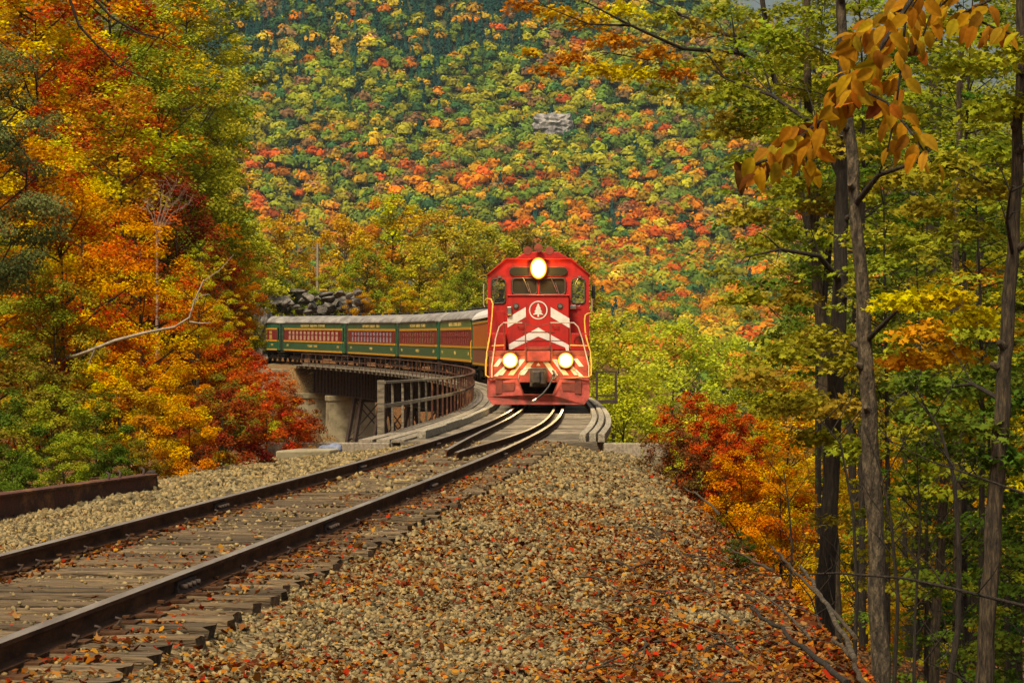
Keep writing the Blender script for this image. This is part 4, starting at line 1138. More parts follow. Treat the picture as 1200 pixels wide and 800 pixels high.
# ------------------------------------------------------------------ the wood on the right
from mathutils import noise
def spray_crown(parent, lst, Y, dy, per, leaf, colour, amp, shape='maple', flat=.3, label=None):
    cen = []; rad = []
    for (x, y, r) in lst:
        yy = Y + random.uniform(-dy, dy)
        cen.append(np.array(at(x, y, yy)) - np.array(parent.location)); rad.append(r * Y / 3400.0)
    V, C, k = crown_leaves(cen, rad, per, leaf, shape, flat, 1.0, .25, droop=.25, shell=.6)
    o = mobj('crown', poly_mesh('crown', V, k, M['leaf'], C), parent)
    o.color = leaf_colour(colour, amp)
    if label: o['label'] = label
    return o
def wood_tree(pts, Y, wpx, bark, label, limbs=(), name='maple_tree', knots=0, twigs=0):
    """a trunk through survey points, with limbs; its base is sunk in the ground"""
    p = [at(x, y, Y) for x, y in pts]
    b = p[0]; g = float(gz(b.x, b.y)) - .3
    e = empty(name, (b.x, b.y, g), label=label, cat='tree')
    loc = Vector(e.location)
    if g < b.z - .1:
        d_ = (p[0] - p[1]); k = (b.z - g) / max(.2, -d_.z)
        base = b + d_ * k * .6; base.z = g
        p = [base] + p; wpx = [wpx[0] * 1.12] + list(wpx)
    # resample with a little unevenness
    P = []; Wd = []
    for i in range(len(p) - 1):
        n = 4
        for k in range(n):
            t = k / n; P.append(p[i].lerp(p[i + 1], t) - loc + Vector((random.uniform(-.012, .012), random.uniform(-.012, .012), 0))); Wd.append((wpx[i] * (1 - t) + wpx[i + 1] * t) * Y / 9300.0 * random.uniform(.94, 1.07))
    P.append(p[-1] - loc); Wd.append(wpx[-1] * Y / 6800.0)
    mb = MB(); nn = 22; vs = []; fs = []
    tot = [0.0]
    for i in range(1, len(P)): tot.append(tot[-1] + (P[i] - P[i - 1]).length)
    rows = int(tot[-1] / .07); sd = random.uniform(0, 50)
    for j in range(rows + 1):
        q = tot[-1] * j / rows; c = Vector([float(np.interp(q, tot, [p_[a] for p_ in P])) for a in range(3)]); r0 = float(np.interp(q, tot, Wd))
        for k in range(nn):
            a = 2 * math.pi * k / nn
            f = noise.noise(Vector((math.cos(a) * 3.2 + sd, math.sin(a) * 3.2, q * .9))) * .10 + noise.noise(Vector((math.cos(a) * 8 + sd, math.sin(a) * 8, q * 2.6))) * .09 + noise.noise(Vector((math.cos(a) * 1.2, math.sin(a) * 1.2 + sd, q * .5))) * .12
            vs.append(c + Vector((math.cos(a), math.sin(a), 0)) * r0 * (1 + f))
    fs = [(j * nn + k, j * nn + (k + 1) % nn, (j + 1) * nn + (k + 1) % nn, (j + 1) * nn + k) for j in range(rows) for k in range(nn)]
    mb.add(vs, fs, 0, True)
    for _ in range(knots):
        k = random.randrange(2, len(P) - 1); a = random.uniform(math.pi, 2 * math.pi)
        q = P[k] + Vector((math.cos(a), math.sin(a), 0)) * Wd[k] * .8
        mb.tube([q, q + Vector((math.cos(a) * .07, math.sin(a) * .07, .03))], [.04, .022], 6)
    mb.build('trunk', [M[bark]], e)
    for lp, w0, w1 in limbs:
        mb = MB(); q = [at(x, y, Y + dy) - loc for x, y, dy in lp]
        mb.tube(q, [(w0 + (w1 - w0) * i / (len(q) - 1)) * Y / 6800.0 for i in range(len(q))], 6)
        for i in range(1, len(q)):
            for _ in range(2):
                d_ = (q[i] - q[i - 1]).normalized()
                t = q[i] + (d_ * random.uniform(.2, .5) + Vector((random.uniform(-.15, .15), random.uniform(-.3, .3), random.uniform(-.25, .3))))
                mb.tube([q[i], (q[i] + t) / 2 + Vector((0, 0, .03)), t], [w1 * Y / 6800.0 * 1.2, w1 * Y / 6800.0 * .8, .003], 4)
        mb.build('limb', [M['barkdark']], e)
    return e

t1 = wood_tree([(966, 722), (972, 600), (978, 470), (984, 350), (987, 225), (988, 120), (985, -40)], 34, [31, 27, 25, 23, 20, 17, 13], 'barkdark', 'dark trunked maple with a slight lean, standing just below the crest',
               [([(985, 330, 0), (960, 300, -.6), (915, 292, -1.0), (880, 300, -1.2)], 8, 2), ([(986, 210, 0), (960, 150, .4), (905, 112, .8), (850, 92, 1.0)], 9, 2)], knots=5)
spray_crown(t1, [(960, 395, 55), (915, 410, 50), (885, 440, 40), (940, 470, 60), (990, 475, 50), (930, 345, 40), (875, 345, 38), (1000, 425, 45), (905, 470, 42), (960, 510, 40), (1010, 520, 45)], 33, 1.2, 330, .095, 'ygreen', .6)
spray_crown(t1, [(905, 130, 55), (860, 110, 50), (945, 150, 55), (885, 185, 48), (930, 215, 50), (975, 170, 55), (880, 250, 40), (920, 270, 38), (850, 150, 40), (965, 240, 38)], 34, 1.2, 330, .095, 'ygreen', .5)
t2 = wood_tree([(1033, 830), (1029, 720), (1024, 600), (1019, 480), (1013, 380), (1004, 260), (998, 180), (990, 60), (983, -60)], 27, [32, 29, 27, 26, 24, 21, 19, 16, 13], 'barkpale', 'mottled grey maple trunk running the full height of the wood',
               [([(1002, 240, 0), (1030, 205, -.5), (1075, 190, -1.0), (1130, 200, -1.3)], 8, 2), ([(1015, 400, 0), (1050, 365, -.5), (1100, 350, -.8)], 7, 2)], knots=7)
spray_crown(t2, [(1060, 205, 50), (1110, 190, 55), (1150, 215, 50), (1085, 240, 45), (1130, 265, 50), (1040, 160, 40), (1175, 180, 55)], 26.5, .9, 260, .095, 'ygreen', .5)
spray_crown(t2, [(1055, 350, 45), (1105, 345, 50), (1080, 385, 45), (1140, 370, 45), (1110, 410, 50), (1060, 420, 40)], 26.5, .9, 240, .09, 'gold', .4)
t3 = wood_tree([(976, 640), (972, 540), (965, 430), (957, 320), (952, 225), (947, 120), (945, -40)], 41, [20, 19, 18, 17, 15, 13, 10], 'bark', 'brown maple trunk left of and behind the dark leaning one',
               [([(962, 390, 0), (968, 330, .1), (972, 262, .2)], 9, 6)], knots=3)
spray_crown(t3, [(940, 60, 60), (905, 40, 55), (960, 20, 55), (985, 90, 50), (930, 105, 45), (1010, 40, 50)], 41, 1.5, 300, .11, 'ygreen', .6)
t5 = wood_tree([(1152, 830), (1158, 720), (1166, 600), (1174, 480), (1181, 380), (1189, 260), (1194, 150), (1198, -40)], 24, [30, 28, 26, 24, 21, 19, 17, 13], 'bark', 'thick brown trunk nearest the right edge of the picture',
               [([(1187, 300, 0), (1180, 260, -.3), (1184, 225, -.6), (1215, 210, -.8)], 5, 2), ([(1176, 470, 0), (1140, 450, .4), (1095, 455, .8)], 7, 2)], knots=6)
spray_crown(t5, [(1190, 60, 65), (1150, 40, 60), (1120, 75, 50), (1200, 120, 60), (1165, 125, 50), (1095, 30, 50)], 24, .8, 230, .09, 'ygreen', .5)
spray_crown(t5, [(1120, 450, 55), (1165, 440, 55), (1090, 480, 50), (1195, 470, 55), (1140, 500, 50), (1185, 530, 55), (1075, 445, 45), (1110, 525, 45)], 24.5, .8, 260, .085, 'green', .35)
t6 = wood_tree([(1093, 800), (1098, 700), (1104, 600), (1110, 500), (1118, 380), (1122, 250), (1126, 60)], 37, [17, 16, 15, 14, 12, 10, 8], 'bark', 'thin brown trunk between the mottled and the thick trunk')
spray_crown(t6, [(1080, 520, 50), (1130, 560, 50), (1160, 610, 55), (1110, 630, 45), (1185, 640, 55), (1060, 570, 40), (1150, 680, 45), (1195, 580, 50)], 38, 1.2, 280, .1, 'green', .3)
wood_tree([(1121, 620), (1121, 520), (1122, 405), (1129, 330)], 33, [14, 13, 12, 10], 'bark', 'dead broken stub standing left of the thick trunk', name='dead_stub')
t8 = wood_tree([(1068, 800), (1080, 600), (1090, 400), (1095, 240), (1097, 100), (1098, -40)], 56, [26, 25, 24, 22, 20, 18], 'barkdark', 'dark trunk standing deep in the wood behind the mottled one')
spray_crown(t8, [(1060, 300, 60), (1110, 290, 60), (1150, 310, 60), (1080, 350, 50), (1180, 340, 60), (1040, 270, 45), (1130, 400, 55)], 54, 1.5, 300, .12, 'green', .3)
t9 = wood_tree([(1128, 800), (1136, 640), (1142, 520), (1147, 400), (1148, 250)], 48, [15, 14, 13, 12, 10], 'barkdark', 'thin dark trunk deep in the wood behind the broken stub')
spray_crown(t9, [(1160, 240, 60), (1190, 290, 60), (1120, 180, 55), (1080, 130, 60), (1140, 120, 60), (1195, 200, 55)], 48, 1.5, 280, .12, 'green', .4)
# the maple whose limbs spread left along the top
ta = wood_tree([(1010, 700), (995, 500), (960, 330), (925, 160), (900, 60), (888, -60)], 46, [13, 12, 11, 10, 9, 7], 'barkdark', 'slender maple whose long limbs spread left along the top edge',
               [([(905, 85, 0), (868, 62, -1), (800, 57, -2), (740, 30, -2.6), (690, 4, -3)], 7, 1.5), ([(898, 50, 0), (850, 40, .6), (800, 18, 1), (750, -4, 1.2)], 7, 2), ([(918, 130, 0), (880, 105, -1), (862, 50, -1.5)], 6, 2),
                ([(800, 57, -2), (760, 70, -2.2), (715, 62, -2.4)], 3, 1), ([(860, 40, .6), (870, 110, .3), (895, 140, .2)], 4, 1.5), ([(740, 30, -2.6), (690, 28, -2.8), (640, 8, -3)], 3, 1)])
spray_crown(ta, [(612, 4, 30), (650, 12, 32), (690, 22, 34), (720, 45, 34), (668, 66, 30), (640, 80, 26), (705, 78, 34), (745, 82, 34), (730, 10, 34), (770, 60, 32), (790, 84, 30), (620, 60, 18)], 44, 1.5, 210, .1, 'gold', .35, label='orange gold leaves at the far end of the limbs')
spray_crown(ta, [(780, 20, 34), (815, 30, 36), (845, 10, 36), (800, 75, 36), (840, 70, 40), (865, 95, 40), (890, 30, 40), (820, 110, 32), (905, 75, 40), (850, 135, 34), (775, 100, 26), (890, 150, 34), (925, 10, 45)], 45, 1.8, 230, .105, 'ygreen', .55)
# understorey maples with their leaves in layers
for k_, (h_, r_, s_) in enumerate(((6.5, 2.3, 41), (5.5, 2.0, 42), (7.5, 2.6, 43))):
    TV['u%d' % k_] = (make_tree(h_, r_, .1, 62, (.35, .62), 75, .115, 'maple', .045, s_, flat=.22, bark='barkdark', spread=.5, lean=.06, shell=.6, up=1.3), h_, r_)
for a in [
    ('u2', 1085, 250, 33, 170, 'ygreen', .5, 'yellow green understorey maple with wide layers right of the mottled trunk'),
    ('u1', 1150, 130, 30, 170, 'ygreen', .3, 'yellow green understorey maple reaching over the thick trunk'),
    ('u0', 1040, 120, 36, 150, 'green', .5, 'green understorey maple between the dark and the broken trunks, high up'),
    ('u2', 960, 80, 48, 130, 'ygreen', .6, 'yellow green understorey maple over the dark leaning trunk'),
    ('u0', 1130, 500, 31, 150, 'green', .35, 'green understorey maple between the trunks at the right'),
    ('u1', 1230, 380, 29, 160, 'green', .4, 'green understorey maple at the right edge'),
    ('u2', 1075, 215, 44, 150, 'ygreen', .5, 'yellow green understorey maple behind the mottled trunk'),
    ('u1', 1010, -90, 40, 150, 'ygreen', .5, 'yellow green maple crown at the top edge above the dark trunks'),
    ('u2', 958, -70, 52, 150, 'ygreen', .4, 'light green maple crown at the top edge left of the trunks'),
    ('u0', 1130, -110, 38, 150, 'green', .5, 'green maple crown at the top edge above the thick trunk'),
    ('u0', 1180, 90, 42, 170, 'ygreen', .4, 'light green understorey maple high at the right edge'),
    ('u1', 1000, 30, 58, 160, 'green', .5, 'tall green maple filling the gap at the top of the wood'),
    ('u2', 1120, -60, 56, 190, 'green', .45, 'tall green maple at the top right corner'),
    ('u0', 1090, 320, 52, 120, 'gold', .3, 'gold orange understorey maple deep in the wood'),
    ('u1', 1160, 300, 36, 110, 'gold', .35, 'gold understorey maple left of the thick trunk'),
    ('u2', 1200, 540, 40, 130, 'ygreen', .4, 'low yellow green maple at the right edge'),
    ('u1', 1085, 640, 45, 90, 'gold', .4, 'low light gold maple sapling between the trunks'),
    ('u0', 1000, 560, 44, 90, 'gold', .35, 'gold orange maple sapling between the dark and the mottled trunks'),
    ('u2', 1060, 60, 66, 170, 'ygreen', .5, 'yellow green maple deepest in the wood'),
    ('u0', 1170, 690, 33, 90, 'green', .5, 'low green sapling beside the thick trunk'),
    ('b', 1010, 120, 70, 110, 'green', .5, 'green maple behind the dark leaning trunk'),
    ('a', 1100, 20, 76, 120, 'lime', .3, 'lime maple behind the broken stub'),
    ('b', 1190, -20, 72, 120, 'ygreen', .5, 'yellow green maple far back at the right edge'),
    ('b', 1140, 200, 62, 100, 'green', .4, 'dark green maple behind the thin brown trunk'),
    ('a', 1210, 230, 58, 100, 'green', .4, 'green maple behind the thick trunk'),
    ('b', 960, -20, 75, 90, 'ygreen', .5, 'yellow green maple at the top of the wood left of the trunks'),
    ('u2', 1030, 430, 50, 100, 'green', .5, 'green understorey maple behind the mottled trunk, halfway up'),
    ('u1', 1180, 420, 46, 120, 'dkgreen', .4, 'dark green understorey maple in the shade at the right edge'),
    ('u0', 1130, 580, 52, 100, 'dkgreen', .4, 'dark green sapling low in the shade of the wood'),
]: ptree('maple_tree', *a)
# the wood and the bank go on beyond the edges of the picture
for a in [
    ('b', 1290, 150, 40, 150, 'ygreen', .4, 'yellow green maple standing in the wood farther along the bank'), ('a', 1380, 60, 48, 160, 'green', .4, 'green maple farther along the bank'),
    ('b', 1300, -80, 60, 170, 'ygreen', .4, 'tall yellow green maple farther along the bank'), ('b', 1480, 120, 52, 160, 'gold', .3, 'gold maple farther along the bank'),
    ('tall', 1330, -150, 95, 150, 'green', .3, 'tall green maple behind the wood farther along the bank'), ('tall2', 1500, -100, 90, 170, 'ygreen', .3, 'tall light green maple behind the wood farther along the bank'),
    ('shrub', -110, 540, 38, 80, 'green', .3, 'green bush beyond the near end of the beam'), ('shrub', -200, 520, 42, 90, 'olive', .4, 'olive bush beyond the near end of the beam'),
    ('c', -140, 250, 54, 130, 'orange', .3, 'orange maple farther left on the bank'), ('b', -260, 200, 60, 150, 'amber', .4, 'amber maple farther left on the bank'),
    ('a', -150, 20, 80, 150, 'redorange', .4, 'red orange maple higher on the left bank'), ('b', -320, 350, 46, 120, 'ygreen', .4, 'yellow green maple farther left on the bank'),
]: ptree('maple_tree' if a[0] != 'shrub' else 'bush', *a, cat='tree' if a[0] != 'shrub' else 'bush')
# bare saplings and sticks in front of the orange leaves
def sapling(pts, Y, w, label, nb=7, spread=30):
    mb = MB(); p = [at(x, y, Y) for x, y in pts]
    mb.tube(p, [w * (1 - .75 * i / (len(p) - 1)) * Y / 6800.0 for i in range(len(p))], 6)
    for _ in range(nb):
        i = random.randrange(1, len(p)); t = random.random(); q = p[i - 1].lerp(p[i], t); sgn = random.choice((-1, 1))
        L1 = random.uniform(.4, 1.0) * spread * Y / 3400.0
        m1 = q + Vector((sgn * L1 * .6, random.uniform(-.2, .2), L1 * random.uniform(.5, 1.2))); m2 = m1 + Vector((sgn * L1 * .5, random.uniform(-.2, .2), L1 * random.uniform(.3, 1.3)))
        mb.tube([q, m1, m2], [.007, .005, .002], 4)
        mb.tube([m1, m1 + Vector((-sgn * L1 * .2, 0, L1 * .9))], [.004, .0015], 4)
    tag(mb.build('bare_sapling', [M['barkdark']]), label, 'sapling')
sapling([(1046, 830), (1052, 700), (1044, 610), (1030, 545), (1012, 500)], 25, 6, 'bare dark sapling rising right of the mottled trunk', 9, 45)
sapling([(1106, 830), (1122, 740), (1124, 650), (1118, 560), (1102, 505), (1080, 470)], 23, 9, 'bare dark sapling with a crooked top left of the thick trunk', 8, 40)
sapling([(1000, 800), (1004, 700), (1000, 600), (985, 520), (960, 490)], 29, 6, 'bare sapling bending left between the dark and the mottled trunks', 9, 55)
sapling([(925, 700), (928, 640), (924, 590), (918, 550)], 40, 4, 'thin bare sapling left of the dark leaning trunk', 8, 40)
sapling([(1070, 830), (1072, 720), (1078, 620), (1074, 520)], 27, 5, 'thin straight bare sapling behind the crooked one', 8, 35)
sapling([(1180, 830), (1120, 790), (1075, 770)], 22, 5, 'bare stick leaning low at the lower right corner', 4, 40)
sapling([(985, 800), (975, 770), (950, 700), (905, 640)], 26, 4, 'bare stick leaning left over the crest of the embankment', 6, 40)
sapling([(1215, 713), (1120, 690), (1060, 677), (980, 671), (900, 674), (868, 668)], 21, 5, 'long thin bare branch reaching left across the trunks', 5, 25)
sapling([(1205, 580), (1150, 560), (1090, 540), (1040, 515)], 22.5, 4, 'thin bare branch drooping across the right hand trunks', 5, 30)
# logs and sticks on the crest
def log(pts, Y0, Y1, w, mat, label, name='log', lift=.05):
    mb = MB(); q = []
    for i, (x, y) in enumerate(pts):
        Y = Y0 + (Y1 - Y0) * i / (len(pts) - 1); p = at(x, y, Y); p.z = max(p.z, float(gz(p.x, p.y)) + lift); q.append(p)
    q2 = []
    for i in range(len(q) - 1):
        for k in range(5): q2.append(q[i].lerp(q[i + 1], k / 5) + Vector((random.uniform(-.2, .2), 0, random.uniform(-.2, .2))) * w)
    q2.append(q[-1])
    mb.tube(q2, [w / 3.8 * (1 - .45 * i / len(q2)) * random.uniform(.85, 1.15) for i in range(len(q2))], 8)
    tag(mb.build(name, [M[mat]]), label, name.replace('_', ' '))
log([(1004, 775), (985, 735), (960, 695), (938, 664)], 15.6, 20, .07, 'barkpale', 'pale grey log lying down the crest of the embankment beside the dark trunk', lift=.04)
log([(990, 800), (950, 765), (915, 735), (880, 712)], 14.2, 17, .065, 'barkdark', 'thick dark log lying on the leaves of the slope at the bottom', lift=.02)
log([(1000, 745), (968, 706), (930, 668), (905, 640)], 16.4, 21.5, .05, 'bark', 'thin brown branch lying along the crest above the pale log', 'stick', .03)
log([(950, 748), (915, 712), (885, 690), (850, 672)], 15.6, 19.2, .03, 'barkpale', 'thin pale stick on the red leaves of the slope', 'stick', .02)
log([(905, 668), (880, 655), (850, 640)], 21, 25, .05, 'bark', 'short brown branch by the small dark green plant', 'stick', .03)
log([(870, 765), (830, 740), (790, 722)], 15, 17, .025, 'bark', 'thin brown stick lying low on the gravel slope', 'stick', .012)
log([(842, 600), (822, 582), (803, 572)], 31, 36, .06, 'barkpale', 'pale branch lying on the crest under the orange bush', 'stick', .03)
log([(1010, 800), (1000, 770), (975, 748)], 15, 16.6, .06, 'bark', 'brown broken branch at the foot of the pale log', 'stick', .04)

# fine dead twigs scattered over the slope
mb = MB()
for _ in range(260):
    Y = random.uniform(13.5, 34); u = random.uniform(3.2, 5.6); X = float(np.interp(Y, TY, TX)) + u
    z = float(gz(X, Y)) + .02; a = random.gauss(0, .5); L_ = random.uniform(.15, .7)
    dx, dy = math.sin(a) * L_, math.cos(a) * L_
    p1 = Vector((X, Y, z)); p3 = Vector((X + dx, Y + dy, float(gz(X + dx, Y + dy)) + random.uniform(.02, .08))); p2 = (p1 + p3) / 2 + Vector((random.uniform(-.04, .04), 0, random.uniform(0, .05)))
    r_ = random.uniform(.003, .011); mb.tube([p1, p2, p3], [r_, r_ * .8, r_ * .4], 4)
mb.build('twig_litter', [M['bark']], kind='stuff', label='fine dead twigs scattered on the slope below the crest')

# ------------------------------------------------------------------ the beech branch hanging in front
def beech_leaf(seed):
    r_ = random.Random(seed); vs = []; fs = []; nl = 9; Lg = .1
    bend = r_.uniform(.15, .5); fold = r_.uniform(.12, .4); tw = r_.uniform(-.4, .4)
    for i in range(nl):
        t = i / (nl - 1); w_ = .031 * (math.sin(math.pi * min(1, t * .93 + .05)) ** .75) * (1.12 - .35 * t)
        ys, zs = Lg * t, -bend * Lg * t * t
        for k in (-1, -.5, 0, .5, 1):
            wv = .0016 * math.sin(i * 2.6 + (1 if k > 0 else 0)) if abs(k) == 1 else 0
            x = k * w_; z = zs + abs(k) * w_ * fold + wv + x * tw * t + (.0011 * ((i % 2) * 2 - 1) if abs(k) == .5 else 0)
            vs.append((x, ys, z))
    for i in range(nl - 1):
        for k in range(4): fs.append((i * 5 + k, i * 5 + k + 1, (i + 1) * 5 + k + 1, (i + 1) * 5 + k))
    V = np.array(vs); n = len(V)
    C = np.zeros((n, 3)); C[:, 0] = .5; C[:, 1] = .5; C[:, 2] = [.25 if (i % 5) == 2 else (.42 if (i // 5) % 2 else .56) + r_.uniform(-.06, .06) - (.12 if i % 5 in (0, 4) and r_.random() < .3 else 0) for i in range(n)]
    me = poly_mesh('leaf', V, np.array(fs), M['leaf'], C, True)
    me.vertices
    return me
BL = [beech_leaf(k) for k in range(7)]
g0 = float(gz(2.75, 8.6))
beech = empty('beech_tree', (2.75, 8.6, g0), label='young beech whose branch of large amber leaves hangs into the top right corner', cat='tree')
bl0 = Vector(beech.location)
MB().tube([(0, 0, -.2), (.02, 0, 1.5), (-.03, .05, 3.2), (0, .05, 5.0)], [.07, .06, .045, .02], 8).build('trunk', [M['barkpale']], beech)
twigs = [
    ([(1600, -330, 8.55), (1320, -150, 8.3), (1130, -60, 8.1), (1068, 0, 8.0), (1020, 75, 7.9), (985, 120, 7.85), (940, 160, 7.8), (905, 185, 7.8), (872, 197, 7.75)], 3.2),
    ([(1090, -30, 8.05), (1062, 20, 8.1), (1056, 80, 8.1), (1050, 130, 8.1), (1040, 178, 8.1)], 1.4),
    ([(1000, 100, 7.9), (1040, 120, 7.8), (1068, 155, 7.75), (1092, 190, 7.7)], 1.2),
    ([(1320, -150, 8.3), (1215, -70, 8.4), (1160, 0, 8.4), (1130, 15, 8.4), (1160, 30, 8.3), (1185, 40, 8.3)], 2.2),
    ([(1130, -60, 8.1), (1090, -5, 8.3), (1020, 30, 8.4), (985, 60, 8.4)], 1.6),
    ([(960, 145, 7.82), (945, 185, 7.9), (950, 205, 7.9)], 1.0),
    ([(1215, -70, 8.4), (1120, -10, 8.6), (1090, 20, 8.7), (1075, 60, 8.7)], 1.4)]
mb = MB()
for pts, w_ in twigs:
    q = [at(*p) - bl0 for p in pts]
    mb.tube(q, [w_ * .0024 * (1 - .7 * i / len(q)) + .001 for i in range(len(q))], 6)
mb.build('branch', [M['barkdark']], beech)
def beech_leaf_at(px, py, Y, ang, col, s=1.0):
    """ang: direction on the picture the leaf hangs toward (degrees from straight down)"""
    o = mobj('leaf', random.choice(BL), beech)
    o.location = at(px, py, Y) - bl0
    a = R(ang + random.uniform(-14, 14))
    tip = Vector((math.sin(a), random.uniform(-.5, .35), -math.cos(a))).normalized()
    up = Vector((random.uniform(-.8, .8), -1 + random.uniform(-.2, .9), random.uniform(-.3, 1.1)))
    x = tip.cross(up).normalized(); z = x.cross(tip)
    o.rotation_euler = Matrix((x, tip, z)).transposed().to_euler()
    s *= random.uniform(.85, 1.12); o.scale = (s, s, s)
    c = dict(a=(.44, .205, .02), o=(.38, .14, .018), y=(.50, .27, .028), d=(.13, .04, .013))[col]
    o.color = (*[v * random.uniform(.7, 1.15) for v in c], .53)
def along(pts, t):
    n = len(pts) - 1; k = min(int(t * n), n - 1); f = t * n - k
    return [pts[k][j] * (1 - f) + pts[k + 1][j] * f for j in range(3)]
lw = twigs[0][0][2:]
for i in range(136):
    t = random.uniform(.16, 1.0); x, y, Y = along(lw, t); side = random.choice((-1, 1))
    ang = random.choice((-62, -45, -30, -12, 10, 28)) + (25 if side > 0 else -8)
    beech_leaf_at(x + random.uniform(-14, 14), y + random.uniform(-12, 10), Y + random.uniform(-.2, .2), ang, 'd' if (t > .9 and random.random() < .45) or random.random() < .04 else random.choice('aaooy'), .56)
for pts, n, a0 in ((twigs[1][0], 34, 0), (twigs[2][0], 22, 8), (twigs[3][0][2:], 30, -5), (twigs[4][0][1:], 40, -28), (twigs[5][0], 12, 10), (twigs[6][0], 24, 10)):
    for i in range(n):
        x, y, Y = along(pts, min(1, (i + random.random()) / n)); beech_leaf_at(x + random.uniform(-12, 12), y + random.uniform(-8, 8), Y + random.uniform(-.15, .15), a0 + random.choice((-55, -25, 15, 45)), 'd' if random.random() < .05 else random.choice('aaayo'), .56)
# ------------------------------------------------------------------ the locomotive
M['red'] = surf('red_engine_paint', (.27, .008, .006), (.50, .010, .007), 3.2, .6, 0, .12, 9, (1, 1, .45), c3=(.44, .009, .006))
M['reddirty'] = surf('faded_red_paint', (.16, .045, .03), (.52, .10, .075), 2.2, .75, 0, .4, 10, c3=(.40, .055, .04))
M['white'] = surf('white_paint', (.62, .6, .55), (.8, .79, .75), 5, .5, 0, .1, 10)
M['brownred'] = surf('dirty_red_steel', (.12, .03, .018), (.33, .06, .035), 3, .7, 0, .3, 10)
M['yrail'] = surf('yellow_handrail', (.62, .30, .03), (.75, .42, .06), 6, .5)
M['wrail'] = surf('grey_handrail', (.40, .28, .22), (.62, .5, .42), 6, .5)
M['black'] = surf('black_paint', (.012, .012, .012), (.03, .028, .026), 5, .5, 0, .2, 12)
M['glass'] = glass('dark_window_glass', (.035, .035, .025), .04)
M['cglass'] = glass('clear_window_glass', (.10, .11, .08), .03, .12)
M['gasket'] = surf('rubber_gasket', (.03, .026, .024), (.06, .05, .045), 9, .6)
M['lamp'] = emis('lit_headlight', (1.0, .93, .72), 60)
M['bowl'] = emis('painted_bowl_glow', (1.0, .50, .06), 3.2)  # glow tones painted for the lamp bowls
M['bowl2'] = emis('painted_hot_bowl_glow', (1.0, .72, .22), 9)
M['chrome'] = surf('bright_steel', (.35, .33, .3), (.6, .58, .55), 6, .3, .9)
M['skin'] = surf('skin', (.36, .2, .13), (.42, .25, .17), 8, .6)
M['navy'] = surf('dark_blue_jacket', (.02, .026, .05), (.04, .05, .085), 9, .85, 0, .3, 30)
M['interior'] = surf('cab_interior_paint', (.10, .11, .09), (.16, .17, .14), 3, .7)
sL = s_of_y(88)
pL, hL = tp(sL)
pL2, _ = tp(sL + 17)
hl = math.atan2(pL2.x - pL.x, pL2.y - pL.y)
loco = empty('locomotive', (.80, 88, 0), (0, 0, -R(.6)), label='red diesel locomotive with white chevrons and lit headlights heading toward the viewer', cat='locomotive')
def Q(zx, zy, y):
    Yd = 88 + y
    return Vector(((540 + zx / 3.635 - 631) * Yd / 3400.0, y, CAM_H + (431 - 280 - zy / 3.635) * Yd / 3400.0))
def P(name, mats, mb, bevel=0, parent=loco, **kw): return mb.build(name, mats, parent, bevel, **kw)
CY = 2.3       # cab front
CW = 1.58
EZ, TZc, TW = 4.10, 4.60, 1.0
# cab shell
wl, wr = (-1.46, -1.03, 3.24, 4.00), (1.03, 1.45, 3.24, 4.00)
ws1, ws2 = (-.82, -.04, 3.52, 4.02), (.04, .84, 3.52, 4.02)
mb = MB()
mb.holes(-CW, CW, 1.75, EZ, [wl, wr, ws1, ws2], CY, CY + .06)
mb.ext([(-CW, CY, EZ + .001), (CW, CY, EZ + .001), (TW, CY, TZc), (-TW, CY, TZc)], (0, .06, 0))
for sx in (-1, 1):      # side walls with sliding windows
    m2 = MB(); m2.holes(CY + .062, CY + 2.3, 1.75, EZ, [(CY + .35, CY + 1.05, 3.1, 3.95), (CY + 1.1, CY + 1.95, 3.1, 3.95)], 0, .05)
    mb.add([(sx * CW + (-.05 if sx > 0 else 0) + y_, x_, z_) for (x_, y_, z_) in m2.v], m2.f)
mb.holes(-CW + .052, CW - .052, 1.75, EZ, [(-1.5, -.98, 3.0, 4.05), (.98, 1.5, 3.0, 4.05)], CY + 2.3, CY + 2.36)
mb.ext([(-CW + .05, CY + 2.3, EZ + .001), (CW - .05, CY + 2.3, EZ + .001), (TW, CY + 2.3, TZc), (-TW, CY + 2.3, TZc)], (0, .06, 0))
mb.bx(-CW + .052, CW - .052, CY + .062, CY + 2.3, 2.2, 2.26, 1)
P('cab', [M['red'], M['interior']], mb)
mb = MB()   # roof with its sloping sides and a lip over the front
prof = [(-CW - .03, EZ), (-CW - .03, EZ + .04), (-TW - .02, TZc + .045), (TW + .02, TZc + .045), (CW + .03, EZ + .04), (CW + .03, EZ), (TW, TZc + .002), (-TW, TZc + .002)]
mb.ext([(x, CY - .07, z) for x, z in prof], (0, 2.5, 0))
P('cab_roof', [M['red']], mb, .01)
